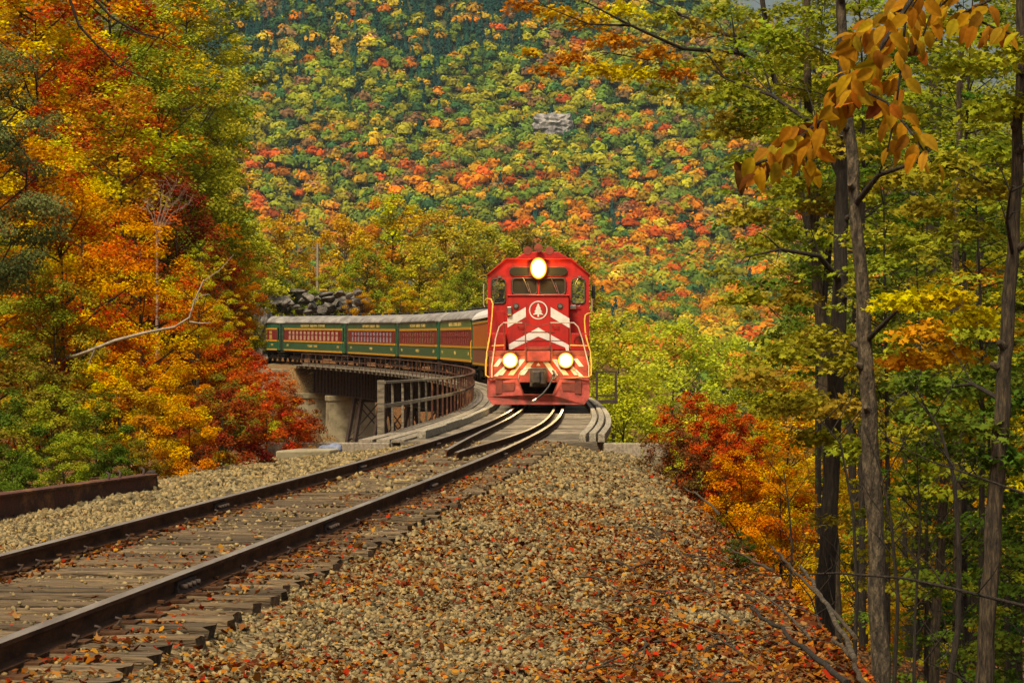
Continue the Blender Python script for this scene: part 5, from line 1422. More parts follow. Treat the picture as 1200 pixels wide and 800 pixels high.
# window gaskets and panes
def gasket(mb, h, y, r=.03, c=.1):
    x0, x1, z0, z1 = h; pts = []
    for (cx, cz, a0) in ((x1 - c, z1 - c, 0), (x0 + c, z1 - c, 90), (x0 + c, z0 + c, 180), (x1 - c, z0 + c, 270)):
        for k in range(4):
            a = R(a0 + 30 * k); pts.append((cx + c * math.cos(a), y, cz + c * math.sin(a)))
    mb.tube(pts + [pts[0]], r, 6, cap=False)
for h, nm in ((wl, 'side_front_window'), (wr, 'side_front_window'), (ws1, 'windshield'), (ws2, 'windshield')):
    mb = MB(); gasket(mb, h, CY - .005); g = P(nm, [M['gasket']], mb)
    MB().bx(h[0], h[1], CY + .025, CY + .035, h[2], h[3]).build('pane', [M['glass'] if nm == 'windshield' else M['cglass']], g)
    wp = MB(); xc = (h[0] + h[1]) / 2
    if nm == 'windshield':
        wp.tube([(xc - .05, CY - .05, h[3] + .02), (xc + .14, CY - .045, h[2] + .08)], .012, 5); wp.tube([(xc + .09, CY - .05, h[2] + .36), (xc + .2, CY - .05, h[2] + .0)], .015, 4)
    else:
        wp.tube([(xc + .02, CY - .06, h[3] + .08), (xc - .10, CY - .05, h[3] - .18), (xc - .12, CY - .045, h[2] + .3)], .013, 5); wp.box((xc + .03, CY - .05, h[3] + .06), (.09, .06, .06))
    wp.build('wiper', [M['chrome']], g)
# number boards and the band around them
mb = MB(); pts = []
for cx, a0 in ((.74, -90), (-.74, 90)):
    for k in range(9):
        a = R(a0 + 180 * k / 8); pts.append((cx + .17 * math.cos(a), CY - .035, 4.235 + .16 * math.sin(a)))
mb.ext(pts, (0, .03, 0)); P('headlight_panel', [M['brownred']], mb, .012)
for x0, x1, sx in ((-.89, -.30, -1), (.30, .89, 1)):
    mb = MB(); pts = []
    c1 = (x0 + .12 if sx < 0 else x1 - .12)
    for k in range(9):
        a = R((90 if sx < 0 else -90) + 180 * k / 8); pts.append((c1 + .125 * math.cos(a), CY - .06, 4.235 + .125 * math.sin(a)))
    inner = x1 if sx < 0 else x0
    pts += [(inner, CY - .06, 4.11), (inner, CY - .06, 4.36)] if sx < 0 else [(inner, CY - .06, 4.36), (inner, CY - .06, 4.11)]
    mb.ext(pts, (0, .024, 0)); P('number_board', [M['glass']], mb, .006)
def glow_mat():
    m, nt, b = new_mat('painted_reflector_glow'); L = nt.links.new
    a = N(nt, "ShaderNodeAttribute"); a.attribute_name = "v"
    e = N(nt, "ShaderNodeEmission"); e.inputs[1].default_value = 1.0; L(a.outputs["Color"], e.inputs[0]); L(e.outputs[0], nt.nodes["Material Output"].inputs[0]); nt.nodes.remove(b)
    return m
M['glow'] = glow_mat()
def lampset(name, x, z, y, r, parent, tall=1.0):
    """a lamp: housing, a reflector bowl with its glow painted in (brightest at the middle), and the bulb's lens"""
    mb = MB(); n = 32; ro = r * 1.55
    pr = [(x + ro * math.cos(2 * math.pi * k / n), y + .02, z + ro * tall * math.sin(2 * math.pi * k / n)) for k in range(n)]
    mb.ext(pr, (0, .16, 0)); h_ = P(name, [M['brownred']], mb, .004, parent)
    V = []; F = []; C = []
    rings = ((1.0, -.012, (.7, .16, .01)), (.9, -.004, (1.8, .7, .05)), (.8, .0, (4.5, 2.4, .4)), (.66, .004, (12, 9, 3.5)), (.42, .008, (22, 18, 9)), (.2, .012, (40, 36, 25)))  # halo painted as emission, white-hot middle fading to an orange rim
    for (f, dy, c) in rings:
        for k in range(n):
            V.append((x + ro * f * math.cos(2 * math.pi * k / n), y + dy, z + ro * f * tall * math.sin(2 * math.pi * k / n))); C.append(c)
    for i in range(len(rings) - 1):
        for k in range(n): F.append((i * n + k, i * n + (k + 1) % n, (i + 1) * n + (k + 1) % n, (i + 1) * n + k))
    mobj('reflector', poly_mesh('reflector', V, np.array(F), M['glow'], np.array(C), True), h_)
    for dz in ((-.1, .1) if tall > 1 else (0,)):
        l_ = MB(); vs = []; n = 20; rr0 = r * .72
        for (q, dy) in ((1, .002), (.7, -.02), (.35, -.03)): vs += [(x + rr0 * q * math.cos(2 * math.pi * k / n), y + dy, z + dz + rr0 * q * math.sin(2 * math.pi * k / n)) for k in range(n)]
        vs.append((x, y - .034, z + dz))
        fs = [(q * n + k, q * n + (k + 1) % n, (q + 1) * n + (k + 1) % n, (q + 1) * n + k) for q in (0, 1) for k in range(n)] + [(2 * n + k, 2 * n + (k + 1) % n, 3 * n) for k in range(n)]
        l_.add(vs, fs, 0, True); l_.build('lens', [M['lamp']], h_)
    pl_ = bpy.data.lights.new('added_spill_light', 'POINT'); pl_.energy = 45 if tall > 1 else 24; pl_.color = (1, .58, .14); pl_.shadow_soft_size = .1  # added point light ahead of the lens, spills glow back onto the paint
    po = bpy.data.objects.new('added_spill_light', pl_); COL.objects.link(po); po.parent = parent; po.location = (x, y - .3, z)
    return h_
lampset('headlight', 0.0, 4.33, CY - .14, .17, loco, 1.3)
# horns and the low hump on the roof
mb = MB(); mb.ext([(-.75, CY + .3, TZc + .048), (.98, CY + .3, TZc + .048), (.62, CY + .3, TZc + .26), (-.4, CY + .3, TZc + .26)], (0, 1.3, 0)); P('roof_box', [M['red']], mb, .03)
for x, l_, z in ((-.34, .36, .30), (0.0, .5, .37), (.34, .36, .30)):
    mb = MB(); y0 = CY + .25
    mb.tube([(x, y0 - l_ + .4, TZc + z), (x, y0 - l_ + .46, TZc + z), (x, y0 + .1, TZc + z), (x, y0 + .4, TZc + z)], [.135, .08, .05, .035], 12)
    mb.tube([(x, y0 + .35, TZc + z), (x * .5, y0 + .4, TZc + .05)], .025, 5)
    P('horn', [M['brownred']], mb)
# the short hood
HW, HY, HB, HT = .94, 1.15, 1.78, 3.44
mb = MB()
mb.ext([(-HW, HY, HB), (HW, HY, HB), (HW, HY, HT - .03), (HW - .05, HY, HT), (-HW + .05, HY, HT), (-HW, HY, HT - .03)], (0, CY - HY - .003, 0))
nose = P('short_hood', [M['red']], mb, .04, seg=3)
mb = MB(); mb.bx(-HW - .025, HW + .025, HY - .04, CY - .004, HT + .003, HT + .045); mb.build('hood_lid', [M['red']], nose, .02)
fy = HY - .006
def qz(zx, zy): p = Q(zx, zy, HY); return (p.x, p.z)
def decal(name, pts, mat='white', d=.004, y=fy, parent=nose):
    q = [qz(*p) for p in pts]
    return MB().ext([(x, y, z) for x, z in q], (0, d, 0)).build(name, [M[mat]], parent)
decal('white_chevron', [(277, 290), (277, 332), (199, 377), (199, 336)])
decal('white_chevron', [(383, 290), (463, 338), (463, 379), (383, 332)])
decal('white_chevron', [(330, 377), (461, 452), (461, 480), (449, 480), (445, 462), (330, 415), (215, 470), (205, 470), (205, 448)])
cx, cz = qz(330, 303)
n = 40; ring = MB(); vs = []
for r_ in (.285, .25):
    for y_ in (fy - .004, fy + .004): vs += [(cx + r_ * math.cos(2 * math.pi * k / n), y_, cz + r_ * math.sin(2 * math.pi * k / n)) for k in range(n)]
fs = []
for k in range(n):
    k2 = (k + 1) % n
    fs += [(k, k2, 2 * n + k2, 2 * n + k), (k, n + k, n + k2, k2), (2 * n + k, 2 * n + k2, 3 * n + k2, 3 * n + k), (n + k, 3 * n + k, 3 * n + k2, n + k2)]
ring.add(vs, fs); ring.build('emblem_ring', [M['white']], nose)
pine = [(0, .215), (.045, .13), (.028, .13), (.085, .045), (.052, .045), (.125, -.05), (.075, -.05), (.165, -.145), (.02, -.128), (.026, -.205), (-.026, -.205), (-.02, -.128), (-.165, -.145), (-.075, -.05), (-.125, -.05), (-.052, .045), (-.085, .045), (-.028, .13), (-.045, .13)]
MB().ext([(cx + x, fy - .003, cz + z) for x, z in pine], (0, .007, 0)).build('pine_emblem', [M['white']], nose)
for zx, zy in ((236, 286), (423, 286)):
    x, z = qz(zx, zy); mb = MB(); mb.cyl((x, HY - .03, z), (x, HY + .01, z), .085, .1, 16); o = mb.build('class_lamp', [M['steel']], nose)
    MB().cyl((x, HY - .045, z), (x, HY - .031, z), .055, n=14).build('lamp_glass', [M['chrome']], o)
x, z = qz(211, 306); MB().box((x - .03, HY - .05, z), (.16, .09, .27)).build('flag_bracket', [M['chrome']], nose, .03)
mb = MB()
for sx in (-1, 1): mb.tube([(sx * .62, HY - .01, 2.52), (sx * .62, HY - .06, 2.52), (sx * .44, HY - .06, 2.52), (sx * .44, HY - .01, 2.52)], .014, 5)
mb.build('grab_iron', [M['brownred']], nose)
mb = MB(); mb.bx(-HW + .12, HW - .12, HY - .012, HY - .003, 2.06, 2.08); mb.bx(-.5, .5, HY - .014, HY - .004, 2.32, 2.345); mb.build('hinge_bar', [M['brownred']], nose)
# platform, pilot and its stripes
MB().bx(-1.56, 1.56, .35, 4.9, 1.60, 1.76).build('platform', [M['brownred']], loco, .015)
for sx in (-1, 1): P('battery_box', [M['red']], MB().bx(min(sx * 1.0, sx * 1.54), max(sx * 1.0, sx * 1.54), .9, CY - .004, 1.763, 2.3), .02)
sheet = MB().bx(-1.5, 1.5, .35, .41, .80, 1.597).build('pilot_sheet', [M['reddirty']], loco)
def stripe(x0, zlo, zhi, dx, wd, sx):
    mb = MB(); mb.ext([(sx * (x0 + dx), .342, zlo), (sx * (x0 + dx + wd), .342, zlo), (sx * (x0 + wd), .342, zhi), (sx * x0, .342, zhi)], (0, .006, 0))
    mb.build('white_stripe', [M['white']], sheet)
for sx in (-1, 1):
    for x0 in (.07, .40, .73, 1.04):
        if x0 < 1: stripe(x0, 1.02, 1.50, .36, .17, sx)
    stripe(1.05, 1.28, 1.52, .19, .14, sx); stripe(1.0, .98, 1.2, .24, .14, sx)
MB().ext([(-.07, .342, 1.3), (.07, .342, 1.3), (0, .342, 1.4)], (0, .006, 0)).build('white_stripe', [M['white']], sheet)
# stripes on the end steps
MB().bx(-.36, .37, .22, .349, 1.43, 1.75).build('drop_step', [M['reddirty']], loco, .02)
mb = MB(); mb.bx(-.42, -.36, .2, .349, 1.40, 1.86); mb.bx(.37, .43, .2, .349, 1.40, 1.86); mb.bx(-.37, .37, .25, .349, 1.78, 1.88); P('step_bracket', [M['brownred']], mb, .01)
for x in (-.86, .83):
    lampset('ditch_light', x, 1.465, .24, .155, loco)
    MB().bx(x - .16, x + .16, .3, .345, 1.2, 1.75).build('lamp_bracket', [M['brownred']], loco, .01)
# plow
mb = MB()
pl_o = [(-1.56, 0.93), (-.62, .90), (-.50, .58), (-.44, .42), (.44, .42), (.50, .58), (.62, .90), (1.56, .93), (1.56, .36), (1.40, .12), (-1.40, .12), (-1.56, .36)]
def py(x, z): return -.12 + abs(x) * .12 + .16 * max(0, (z - .12))
a = [(x, py(x, z), z) for x, z in pl_o]; n = len(a); b = [(x, y + .05, z) for x, y, z in a]
mb.add(a + b, [tuple(range(n)), tuple(range(n, 2 * n))] + [(k, (k + 1) % n, n + (k + 1) % n, n + k) for k in range(n)])
plow = P('plow', [M['reddirty']], mb, .012)
mb = MB()
for sx in (-1, 1):
    mb.tube([(sx * 1.55, .07, .94), (sx * .63, -.06, .91), (sx * .50, -.07, .57), (sx * .44, -.06, .43), (0, -.06, .42)], .018, 5)
    mb.ext([(sx * .70, py(.7, .55) - .012, .80), (sx * 1.2, py(1.2, .55) - .012, .78), (sx * 1.2, py(1.2, .5) - .014, .52), (sx * .74, py(.7, .5) - .014, .54)], (0, .01, 0))
mb.build('plow_edge', [M['brownred']], plow)
mb = MB()
for sx in (-1, 1): mb.bx(sx * 1.2 - .1, sx * 1.2 + .1, .05, .34, .45, .9)
P('plow_brace', [M['brownred']], mb)
# coupler
mb = MB(); mb.bx(-.2, .2, -.1, .35, .74, 1.16); mb.bx(-.26, .26, .12, .34, .66, 1.24)
mb.ext([(-.17, -.1, .78), (.05, -.1, .78), (.05, -.1, 1.12), (-.17, -.1, 1.12)], (0, -.2, 0)); mb.cyl((.13, -.2, .76), (.13, -.2, 1.14), .09, n=10)
P('coupler', [M['steel']], mb, .025)
mb = MB(); mb.tube([Q(392, 560, .2), Q(405, 585, .05), Q(395, 600, -.05)], .03, 7); mb.tube([Q(395, 578, .2), Q(390, 595, -.05), Q(375, 628, -.2), Q(350, 660, -.26), Q(322, 682, -.28)], [.032, .032, .03, .034, .034], 8)
air = P('air_hose', [M['black']], mb)
MB().tube([Q(322, 682, -.29), Q(311, 690, -.3), Q(304, 690, -.3)], [.045, .055, .04], 8).build('hose_fitting', [M['chrome']], air)
mb = MB(); mb.tube([Q(246, 600, .2), Q(250, 575, .1), Q(262, 560, .1), Q(300, 548, .15)], .02, 6); mb.tube([Q(400, 600, .2), Q(408, 580, .1), Q(400, 560, .1)], .025, 6); P('uncoupling_lever', [M['wrail']], mb)
# handrails at the end
def pipe(name, pts, r, mat, parent=loco): return MB().tube(pts, r, 6).build(name, [M[mat]], parent)
pipe('end_handrail', [Q(132, 590, .1), Q(132, 540, .25), Q(148, 425, .33), Q(163, 375, .36), Q(182, 357, .36), Q(262, 357, .36)], .022, 'wrail')
pipe('end_handrail', [Q(546, 590, .1), Q(546, 540, .25), Q(518, 425, .33), Q(500, 375, .36), Q(482, 357, .36), Q(382, 357, .36)], .022, 'wrail')
pipe('chain', [Q(262 + 120 * t, 357 + 14 * math.sin(math.pi * t), .36) for t in np.linspace(0, 1, 9)], .012, 'steel')
for zx in (184, 276, 381, 466):
    pipe('rail_post', [Q(zx, 357, .36), Q(zx, 470, .38)], .024, 'brownred')
for a, b in ((184, 132), (466, 546)): pipe('lower_handrail', [Q(a, 452, .37), Q(b, 455, .3)], .02, 'yrail')
pipe('step_handrail', [Q(104, 262, CY - .2), Q(112, 254, CY - .25), Q(128, 256, CY - .3), Q(136, 275, CY - .35), Q(134, 320, CY - .5), Q(126, 400, .9), Q(112, 480, .4), Q(106, 540, .2), Q(106, 580, .15), Q(125, 592, .1), Q(235, 596, .12)], .026, 'yrail')
pipe('step_handrail', [Q(552, 316, CY - .2), Q(540, 318, CY - .25), Q(530, 326, CY - .3), Q(527, 350, CY - .4), Q(532, 410, .9), Q(552, 480, .4), Q(557, 530, .2), Q(556, 580, .15), Q(545, 588, .1), Q(430, 596, .12)], .026, 'yrail')
pipe('side_grab_iron', [Q(100, 190, CY + .3), Q(97, 200, CY + .3), Q(97, 280, CY + .3), Q(102, 290, CY + .3)], .02, 'wrail')
pipe('side_grab_iron', [Q(556, 255, CY + .1), Q(559, 262, CY + .1), Q(559, 306, CY + .1), Q(553, 312, CY + .1)], .02, 'wrail')
# end steps
for sx in (-1, 1):
    mb = MB()
    for k, z in enumerate((.5, .88, 1.25)): mb.bx(sx * 1.22 - .3, sx * 1.22 + .3, .45, .8, z, z + .04)
    mb.bx(sx * 1.53 - .015, sx * 1.53 + .015, .43, .82, .4, 1.59)
    P('end_steps', [M['brownred']], mb)
# mirror and little fittings
mb = MB(); c = Q(565, 226, CY + .45); mb.box(c, (.11, .06, .42)); mr = P('mirror', [M['black']], mb, .015)
MB().tube([c, c + Vector((-.2, .05, .05))], .015, 5).build('mirror_arm', [M['black']], mr)
c = Q(478, 290, CY - .04); mb = MB(); mb.box(c, (.2, .08, .12)); mb.tube([c, c + Vector((.22, -.03, .04))], .02, 5); P('marker_bracket', [M['chrome']], mb, .02)
mb = MB()
for zz in (2.9, 4.07): mb.bx(-CW + .02, CW - .02, CY - .004, CY - .001, zz, zz + .012)
for k in range(46):
    xx = -CW + .05 + k * (2 * CW - .1) / 45
    for zz in (4.12,): mb.bx(xx - .008, xx + .008, CY - .008, CY - .001, zz - .008, zz + .008)
mb.build('seam', [M['brownred']], loco, kind='stuff')
mb = MB(); mb.bx(-1.32, -1.05, CY - .02, CY - .003, 1.9, 3.0); P('cab_door', [M['red']], mb, .01)
for c in (Q(505, 436, .9),): mb = MB(); mb.cyl(c, c + Vector((0, .3, 0)), .17, .12, 14); P('speaker_bell', [M['steel']], mb)
# long hood, fuel tank, frame and trucks behind
mb = MB(); mb.ext([(-.95, 4.7, 1.762), (.95, 4.7, 1.762), (.95, 4.7, 4.15), (.7, 4.7, 4.4), (-.7, 4.7, 4.4), (-.95, 4.7, 4.15)], (0, 12.3, 0))
lh = P('long_hood', [M['red']], mb, .03)
for y in (6.4, 8.2, 13.4): MB().cyl((0, y, 4.4), (0, y, 4.52), .6, n=20).build('fan', [M['black']], lh)
for sx in (-1, 1):
    mb = MB()
    for k in range(9): mb.bx(sx * .955 - .006, sx * .955 + .006, 5.2 + k * 1.25, 6.3 + k * 1.25, 1.95, 3.7)
    mb.build('hood_door', [M['red']], lh, .004)
mb = MB(); mb.bx(-1.56, 1.56, 4.902, 17.6, 1.5, 1.74); mb.bx(-.7, .7, .42, 17.4, 1.1, 1.49); P('frame', [M['brownred']], mb)
mb = MB(); mb.bx(-1.3, 1.3, 6.6, 10.6, .35, 1.48); P('fuel_tank', [M['black']], mb, .2)
for y in (3.2, 14.2):
    mb = MB()
    for sx in (-1, 1):
        mb.ext([(sx * 1.08, y - 1.9, .62), (sx * 1.08, y - 1.5, .95), (sx * 1.08, y + 1.5, .95), (sx * 1.08, y + 1.9, .62), (sx * 1.08, y + 1.6, .35), (sx * 1.08, y - 1.6, .35)], (sx * .14, 0, 0))
    mb.bx(-1.07, 1.07, y - .25, y + .25, .5, .85)
    tk = P('truck', [M['rustdark']], mb, .03)
    for dy in (-1.35, 1.35):
        for sx in (-1, 1):
            mb = MB(); mb.cyl((sx * .70, y + dy, .505), (sx * .83, y + dy, .505), .505, n=28); mb.cyl((sx * .66, y + dy, .505), (sx * .70, y + dy, .505), .53, n=28)
            mb.build('wheel', [M['steel']], tk)
        MB().cyl((-.66, y + dy, .505), (.66, y + dy, .505), .09, n=10).build('axle', [M['rustdark']], tk)

# the engineer at the left hand window
def person(name, loc, rotz, label):
    e = empty(name, loc, (0, 0, rotz), label=label, cat='person')
    J = [((0, 0, .05), .15), ((0, -.02, .22), .14), ((0, -.03, .40), .165), ((0, -.02, .52), .10), ((0, -.03, .60), .055), ((0, -.05, .70), .085), ((0, -.05, .80), .085),     # pelvis .. head
         ((.19, -.03, .48), .065), ((.26, -.1, .25), .05), ((.2, -.32, .17), .04), ((.17, -.40, .18), .035),
         ((-.19, -.03, .48), .065), ((-.26, -.1, .25), .05), ((-.2, -.32, .17), .04), ((-.17, -.40, .18), .035),
         ((.1, -.06, .03), .1), ((.13, -.46, .05), .075), ((.13, -.50, -.36), .05), ((.14, -.62, -.42), .045),
         ((-.1, -.06, .03), .1), ((-.13, -.46, .05), .075), ((-.13, -.50, -.36), .05), ((-.14, -.62, -.42), .045)]
    E_ = [(0, 1), (1, 2), (2, 3), (3, 4), (4, 5), (5, 6), (3, 7), (7, 8), (8, 9), (9, 10), (3, 11), (11, 12), (12, 13), (13, 14), (0, 15), (15, 16), (16, 17), (17, 18), (0, 19), (19, 20), (20, 21), (21, 22)]
    me = bpy.data.meshes.new('body'); me.from_pydata([j[0] for j in J], E_, []); me.materials.append(M['navy'])
    o = mobj('body', me, e)
    sk_ = o.modifiers.new('skin', 'SKIN')
    for i, j in enumerate(J): me.skin_vertices[0].data[i].radius = (j[1], j[1])
    me.skin_vertices[0].data[0].use_root = True
    o.modifiers.new('sub', 'SUBSURF').levels = 1; o.modifiers['sub'].render_levels = 2
    bm = bmesh.new(); bmesh.ops.create_uvsphere(bm, u_segments=18, v_segments=14, radius=1)
    for v in bm.verts:
        q = v.co; nose_ = .022 * math.exp(-((q.x / .18) ** 2 + ((q.z + .05) / .2) ** 2)) if q.y < 0 else 0
        jaw = 1 - .18 * max(0, -q.z)
        v.co = Vector((q.x * .078 * jaw, q.y * .098 * jaw - nose_ - .055, q.z * .118 + .755))
    me = bpy.data.meshes.new('face'); bm.to_mesh(me); bm.free(); me.materials.append(M['skin'])
    for p in me.polygons: p.use_smooth = True
    mobj('face', me, e)
    bm = bmesh.new(); bmesh.ops.create_uvsphere(bm, u_segments=18, v_segments=12, radius=1)
    for v in bm.verts:
        q = v.co
        v.co = Vector((q.x * .09, q.y * .108 - .05, max(q.z, -.1) * .085 + .795)) if q.z > -.1 else Vector((q.x * .088, q.y * .1 - .05, .787))
    bmesh.ops.create_grid(bm, x_segments=3, y_segments=3, size=.07, matrix=Matrix.Translation((0, -.18, .79)))
    me = bpy.data.meshes.new('cap'); bm.to_mesh(me); bm.free(); me.materials.append(M['black'])
    mobj('cap', me, e)
    for sx in (-1, 1):     # hands with fingers
        hv = [(0, 0, 0), (0, -.045, .004)]; he = [(0, 1)]; hr = [.024, .03]
        for f in range(4):
            b_ = len(hv); x = (f - 1.5) * .02
            hv += [(x, -.075, .006), (x, -.105, -.004), (x * .95, -.125 + abs(f - 1.5) * .006, -.022)]; he += [(1, b_), (b_, b_ + 1), (b_ + 1, b_ + 2)]; hr += [.0095, .0085, .0075]
        b_ = len(hv); hv += [(-sx * .032, -.03, -.005), (-sx * .045, -.06, -.014)]; he += [(0, b_), (b_, b_ + 1)]; hr += [.011, .009]
        me = bpy.data.meshes.new('hand'); me.from_pydata(hv, he, []); me.materials.append(M['skin'])
        o = mobj('hand', me, e); o.location = (sx * .165, -.42, .18)
        o.modifiers.new('skin', 'SKIN')
        for i, r_ in enumerate(hr): me.skin_vertices[0].data[i].radius = (r_, r_)
        me.skin_vertices[0].data[0].use_root = True
        o.modifiers.new('sub', 'SUBSURF').render_levels = 1
    return e
rt = Matrix.Rotation(-R(.6), 4, 'Z')
def lw_(x, y, z): return Vector((.80, 88, 0)) + rt @ Vector((x, y, z))
person('person', lw_(-1.20, CY + .75, 2.84), R(35), 'engineer in dark blue jacket and cap sitting at the left cab window')
seat = empty('cab_seat', lw_(-1.20, CY + .78, 2.26), (0, 0, R(35)), label='dark seat under the engineer inside the cab', cat='seat')
mb = MB(); mb.bx(-.24, .24, -.3, .2, .36, .46); mb.build('cushion', [M['black']], seat, .03)
MB().bx(-.22, .22, .2, .27, .462, 1.0).build('backrest', [M['black']], seat, .03)
MB().cyl((0, -.02, 0), (0, -.02, .359), .08, n=10).build('pedestal', [M['steel']], seat)
# the lamps' own light
for (x, y, z, pw) in ((0, CY - .3, 4.33, 350), (-.86, .1, 1.465, 160), (.83, .1, 1.465, 160)):
    l = bpy.data.lights.new('headlight_beam', 'SPOT'); l.energy = pw; l.color = (1, .72, .32); l.spot_size = R(70); l.spot_blend = .8; l.shadow_soft_size = .12
    o = bpy.data.objects.new('headlight_beam', l); COL.objects.link(o); o.parent = loco
    o.location = (x, y, z); o.rotation_euler = (R(-80), 0, 0)

# ------------------------------------------------------------------ the coaches
M['green'] = surf('green_coach_paint', (.012, .085, .045), (.022, .13, .06), 2.5, .35, 0, .05, 6)
M['greenlt'] = surf('light_green_coach_paint', (.07, .17, .05), (.11, .22, .06), 2.5, .35, 0, .05, 6)
M['maroon'] = surf('maroon_coach_paint', (.16, .012, .016), (.24, .02, .022), 2.5, .4, 0, .05, 6)
M['goldp'] = surf('gold_stripe_paint', (.60, .30, .03), (.68, .36, .045), 4, .4)
M['roofp'] = surf('grey_tarred_roof', (.13, .12, .115), (.32, .30, .285), 1.6, .85, 0, .3, 9, (1, .35, 1), c3=(.22, .205, .195))
M['under'] = surf('black_underframe', (.015, .013, .012), (.05, .04, .032), 4, .8, 0, .2)
M['cwin'] = glass('coach_window_glass', (.22, .14, .10), .15)
M['letter'] = surf('gold_leaf_lettering', (.62, .45, .12), (.70, .54, .2), 8, .5)
M['orangep'] = surf('orange_car_paint', (.55, .12, .015), (.62, .16, .02), 2.5, .4)
M['brownp'] = surf('brown_car_paint', (.20, .07, .035), (.27, .10, .05), 2.5, .5)
M['whiter'] = surf('white_roof_paint', (.55, .53, .5), (.75, .73, .7), 2, .6)
CLn = 25.0; BW = 1.50
ZS, Z1, Z2, Z3, Z4, Z5, Z6 = 1.10, 1.24, 1.92, 2.06, 3.02, 3.18, 3.62
WN = 13; W0, WP, WWD = 3.0, 1.55, 1.06
def lettering_mesh(words, h, gap, mat, x, y0, z):
    """gold leaf lettering too small to read: upright strokes and bars grouped as words"""
    mb = MB(); y = y0
    for wlen in words:
        for k in range(wlen):
            w_ = h * random.uniform(1.1, 1.6); j = random.randrange(4)
            mb.bx(x - .006, x + .006, y, y + w_ * .28, z, z + h)
            if j != 0: mb.bx(x - .006, x + .006, y + w_ * .72, y + w_, z + (h * .4 if j == 2 else 0), z + h)
            if j != 1: mb.bx(x - .006, x + .006, y + w_ * .29, y + w_ * .71, z + h * (.78 if j != 3 else .4), z + h * (1 if j != 3 else .6))
            y += w_ + gap * 2.2
        y += h * 2
    return mb.mesh('lettering', [mat]), y - y0
parts = []
def cp(name, mb, mats, bevel=0, sub=None): parts.append((name, mb.mesh(name, mats), bevel, sub))
L2 = CLn
mb = MB()
for sx in (-1, 1):
    o_ = sx * BW; i_ = sx * (BW - .08)
    x0, x1 = min(o_, i_), max(o_, i_)
    mb.bx(x0, x1, 1.1, L2 - 1.1, Z1, Z2, 0)
    mb.bx(x0, x1, 1.1, L2 - 1.1, Z5, Z6, 0)
    e = 1.1
    for k in range(WN + 1):
        a = W0 + k * WP - WWD / 2 if k < WN else L2 - 1.1
        mb.bx(x0, x1, e, a, Z3, Z4, 1); e = a + WWD
    g0, g1 = (o_ - .07, o_ + .025) if sx > 0 else (o_ - .025, o_ + .07)
    for z0, z1 in ((ZS, Z1 - .002), (Z2 + .002, Z3 - .002), (Z4 + .002, Z5 - .002)): mb.bx(g0, g1, 1.1, L2 - 1.1, z0, z1, 2)
cp('body_side', mb, [M['green'], M['maroon'], M['goldp']])
for y0, y1 in ((.25, 1.097), (L2 - 1.097, L2 - .25)):
    mb = MB()
    for sx in (-1, 1):
        x0, x1 = min(sx * 1.47, sx * 1.39), max(sx * 1.47, sx * 1.39)
        mb.bx(x0, x1, y0, y0 + .16, ZS, Z6, 0); mb.bx(x0, x1, y1 - .16, y1, ZS, Z6, 0)
        mb.bx(x0 + .02, x1 - .02, y0 + .162, y1 - .162, ZS, 1.95, 0); mb.bx(x0 + .01, x1 - .01, y0 + .162, y1 - .162, Z5, Z6, 0)
        mb.bx(x0 + .01, x1 - .01, y0 + .162, y1 - .162, 1.952, 2.02, 2)
    y = .25 if y0 < 5 else L2 - .31
    mb.holes(-1.385, 1.385, ZS, Z6, [(-.38, .38, 1.3, 3.2)], y, y + .06, 1)
    cp('vestibule', mb, [M['green'], M['under'], M['goldp']])
mb = MB()
prof = [(-1.56, Z6 + .002), (-1.5, Z6 + .16), (-1.28, Z6 + .38), (-.9, Z6 + .55), (-.45, Z6 + .65), (0, Z6 + .68), (.45, Z6 + .65), (.9, Z6 + .55), (1.28, Z6 + .38), (1.5, Z6 + .16), (1.56, Z6 + .002)]
k = len(prof); vs = []
for (y, f, dz) in ((.24, .42, -.20), (.8, .78, -.09), (1.7, 1, 0), (L2 - 1.7, 1, 0), (L2 - .8, .78, -.09), (L2 - .24, .42, -.20)):
    for (x, z) in prof: vs.append((x * (f if f < 1 else 1) if z > Z6 + .1 else x * (.985 if f < 1 else 1), y, Z6 + .002 + (z - Z6 - .002) * f))
fs = []
for i in range(5):
    for j in range(k - 1): fs.append((i * k + j, i * k + j + 1, (i + 1) * k + j + 1, (i + 1) * k + j))
    fs.append((i * k + k - 1, i * k, (i + 1) * k, (i + 1) * k + k - 1))
fs += [tuple(range(k)), tuple(range(5 * k, 6 * k))]
mb.add(vs, fs, 0, True)
cp('roof', mb, [M['roofp']])
mb = MB()
for i in range(7):
    y = 2.2 + i * 3.4
    mb.cyl((.35, y, Z6 + .6), (.35, y, Z6 + .82), .16, n=8); mb.cyl((.35, y, Z6 + .82), (.35, y, Z6 + .86), .24, .1, n=8)
cp('roof_vent', mb, [M['under']], 0, 'roof')
mb = MB()
mb.bx(-1.3, 1.3, 1.2, L2 - 1.2, .95, 1.095); mb.bx(-.9, .9, 8, 12.5, .5, .948); mb.bx(-1.2, -.4, 14, 16.5, .45, .948); mb.bx(.3, 1.2, 13, 15, .45, .948)
cp('underframe', mb, [M['under']], .02)
mb = MB()
for y0 in (.28, L2 - 1.05):
    for sx in (-1, 1):
        for j, z in enumerate((.42, .66, .9)): mb.bx(sx * 1.25 - .2, sx * 1.25 + .2, y0, y0 + .75, z, z + .04)
cp('steps', mb, [M['under']])
mb = MB()
for y0, d_ in ((0, 1), (L2, -1)):
    mb.bx(-.5, .5, min(y0, y0 + d_ * .24), max(y0, y0 + d_ * .24), 1.0, 3.35)
cp('diaphragm', mb, [M['black']], .04)
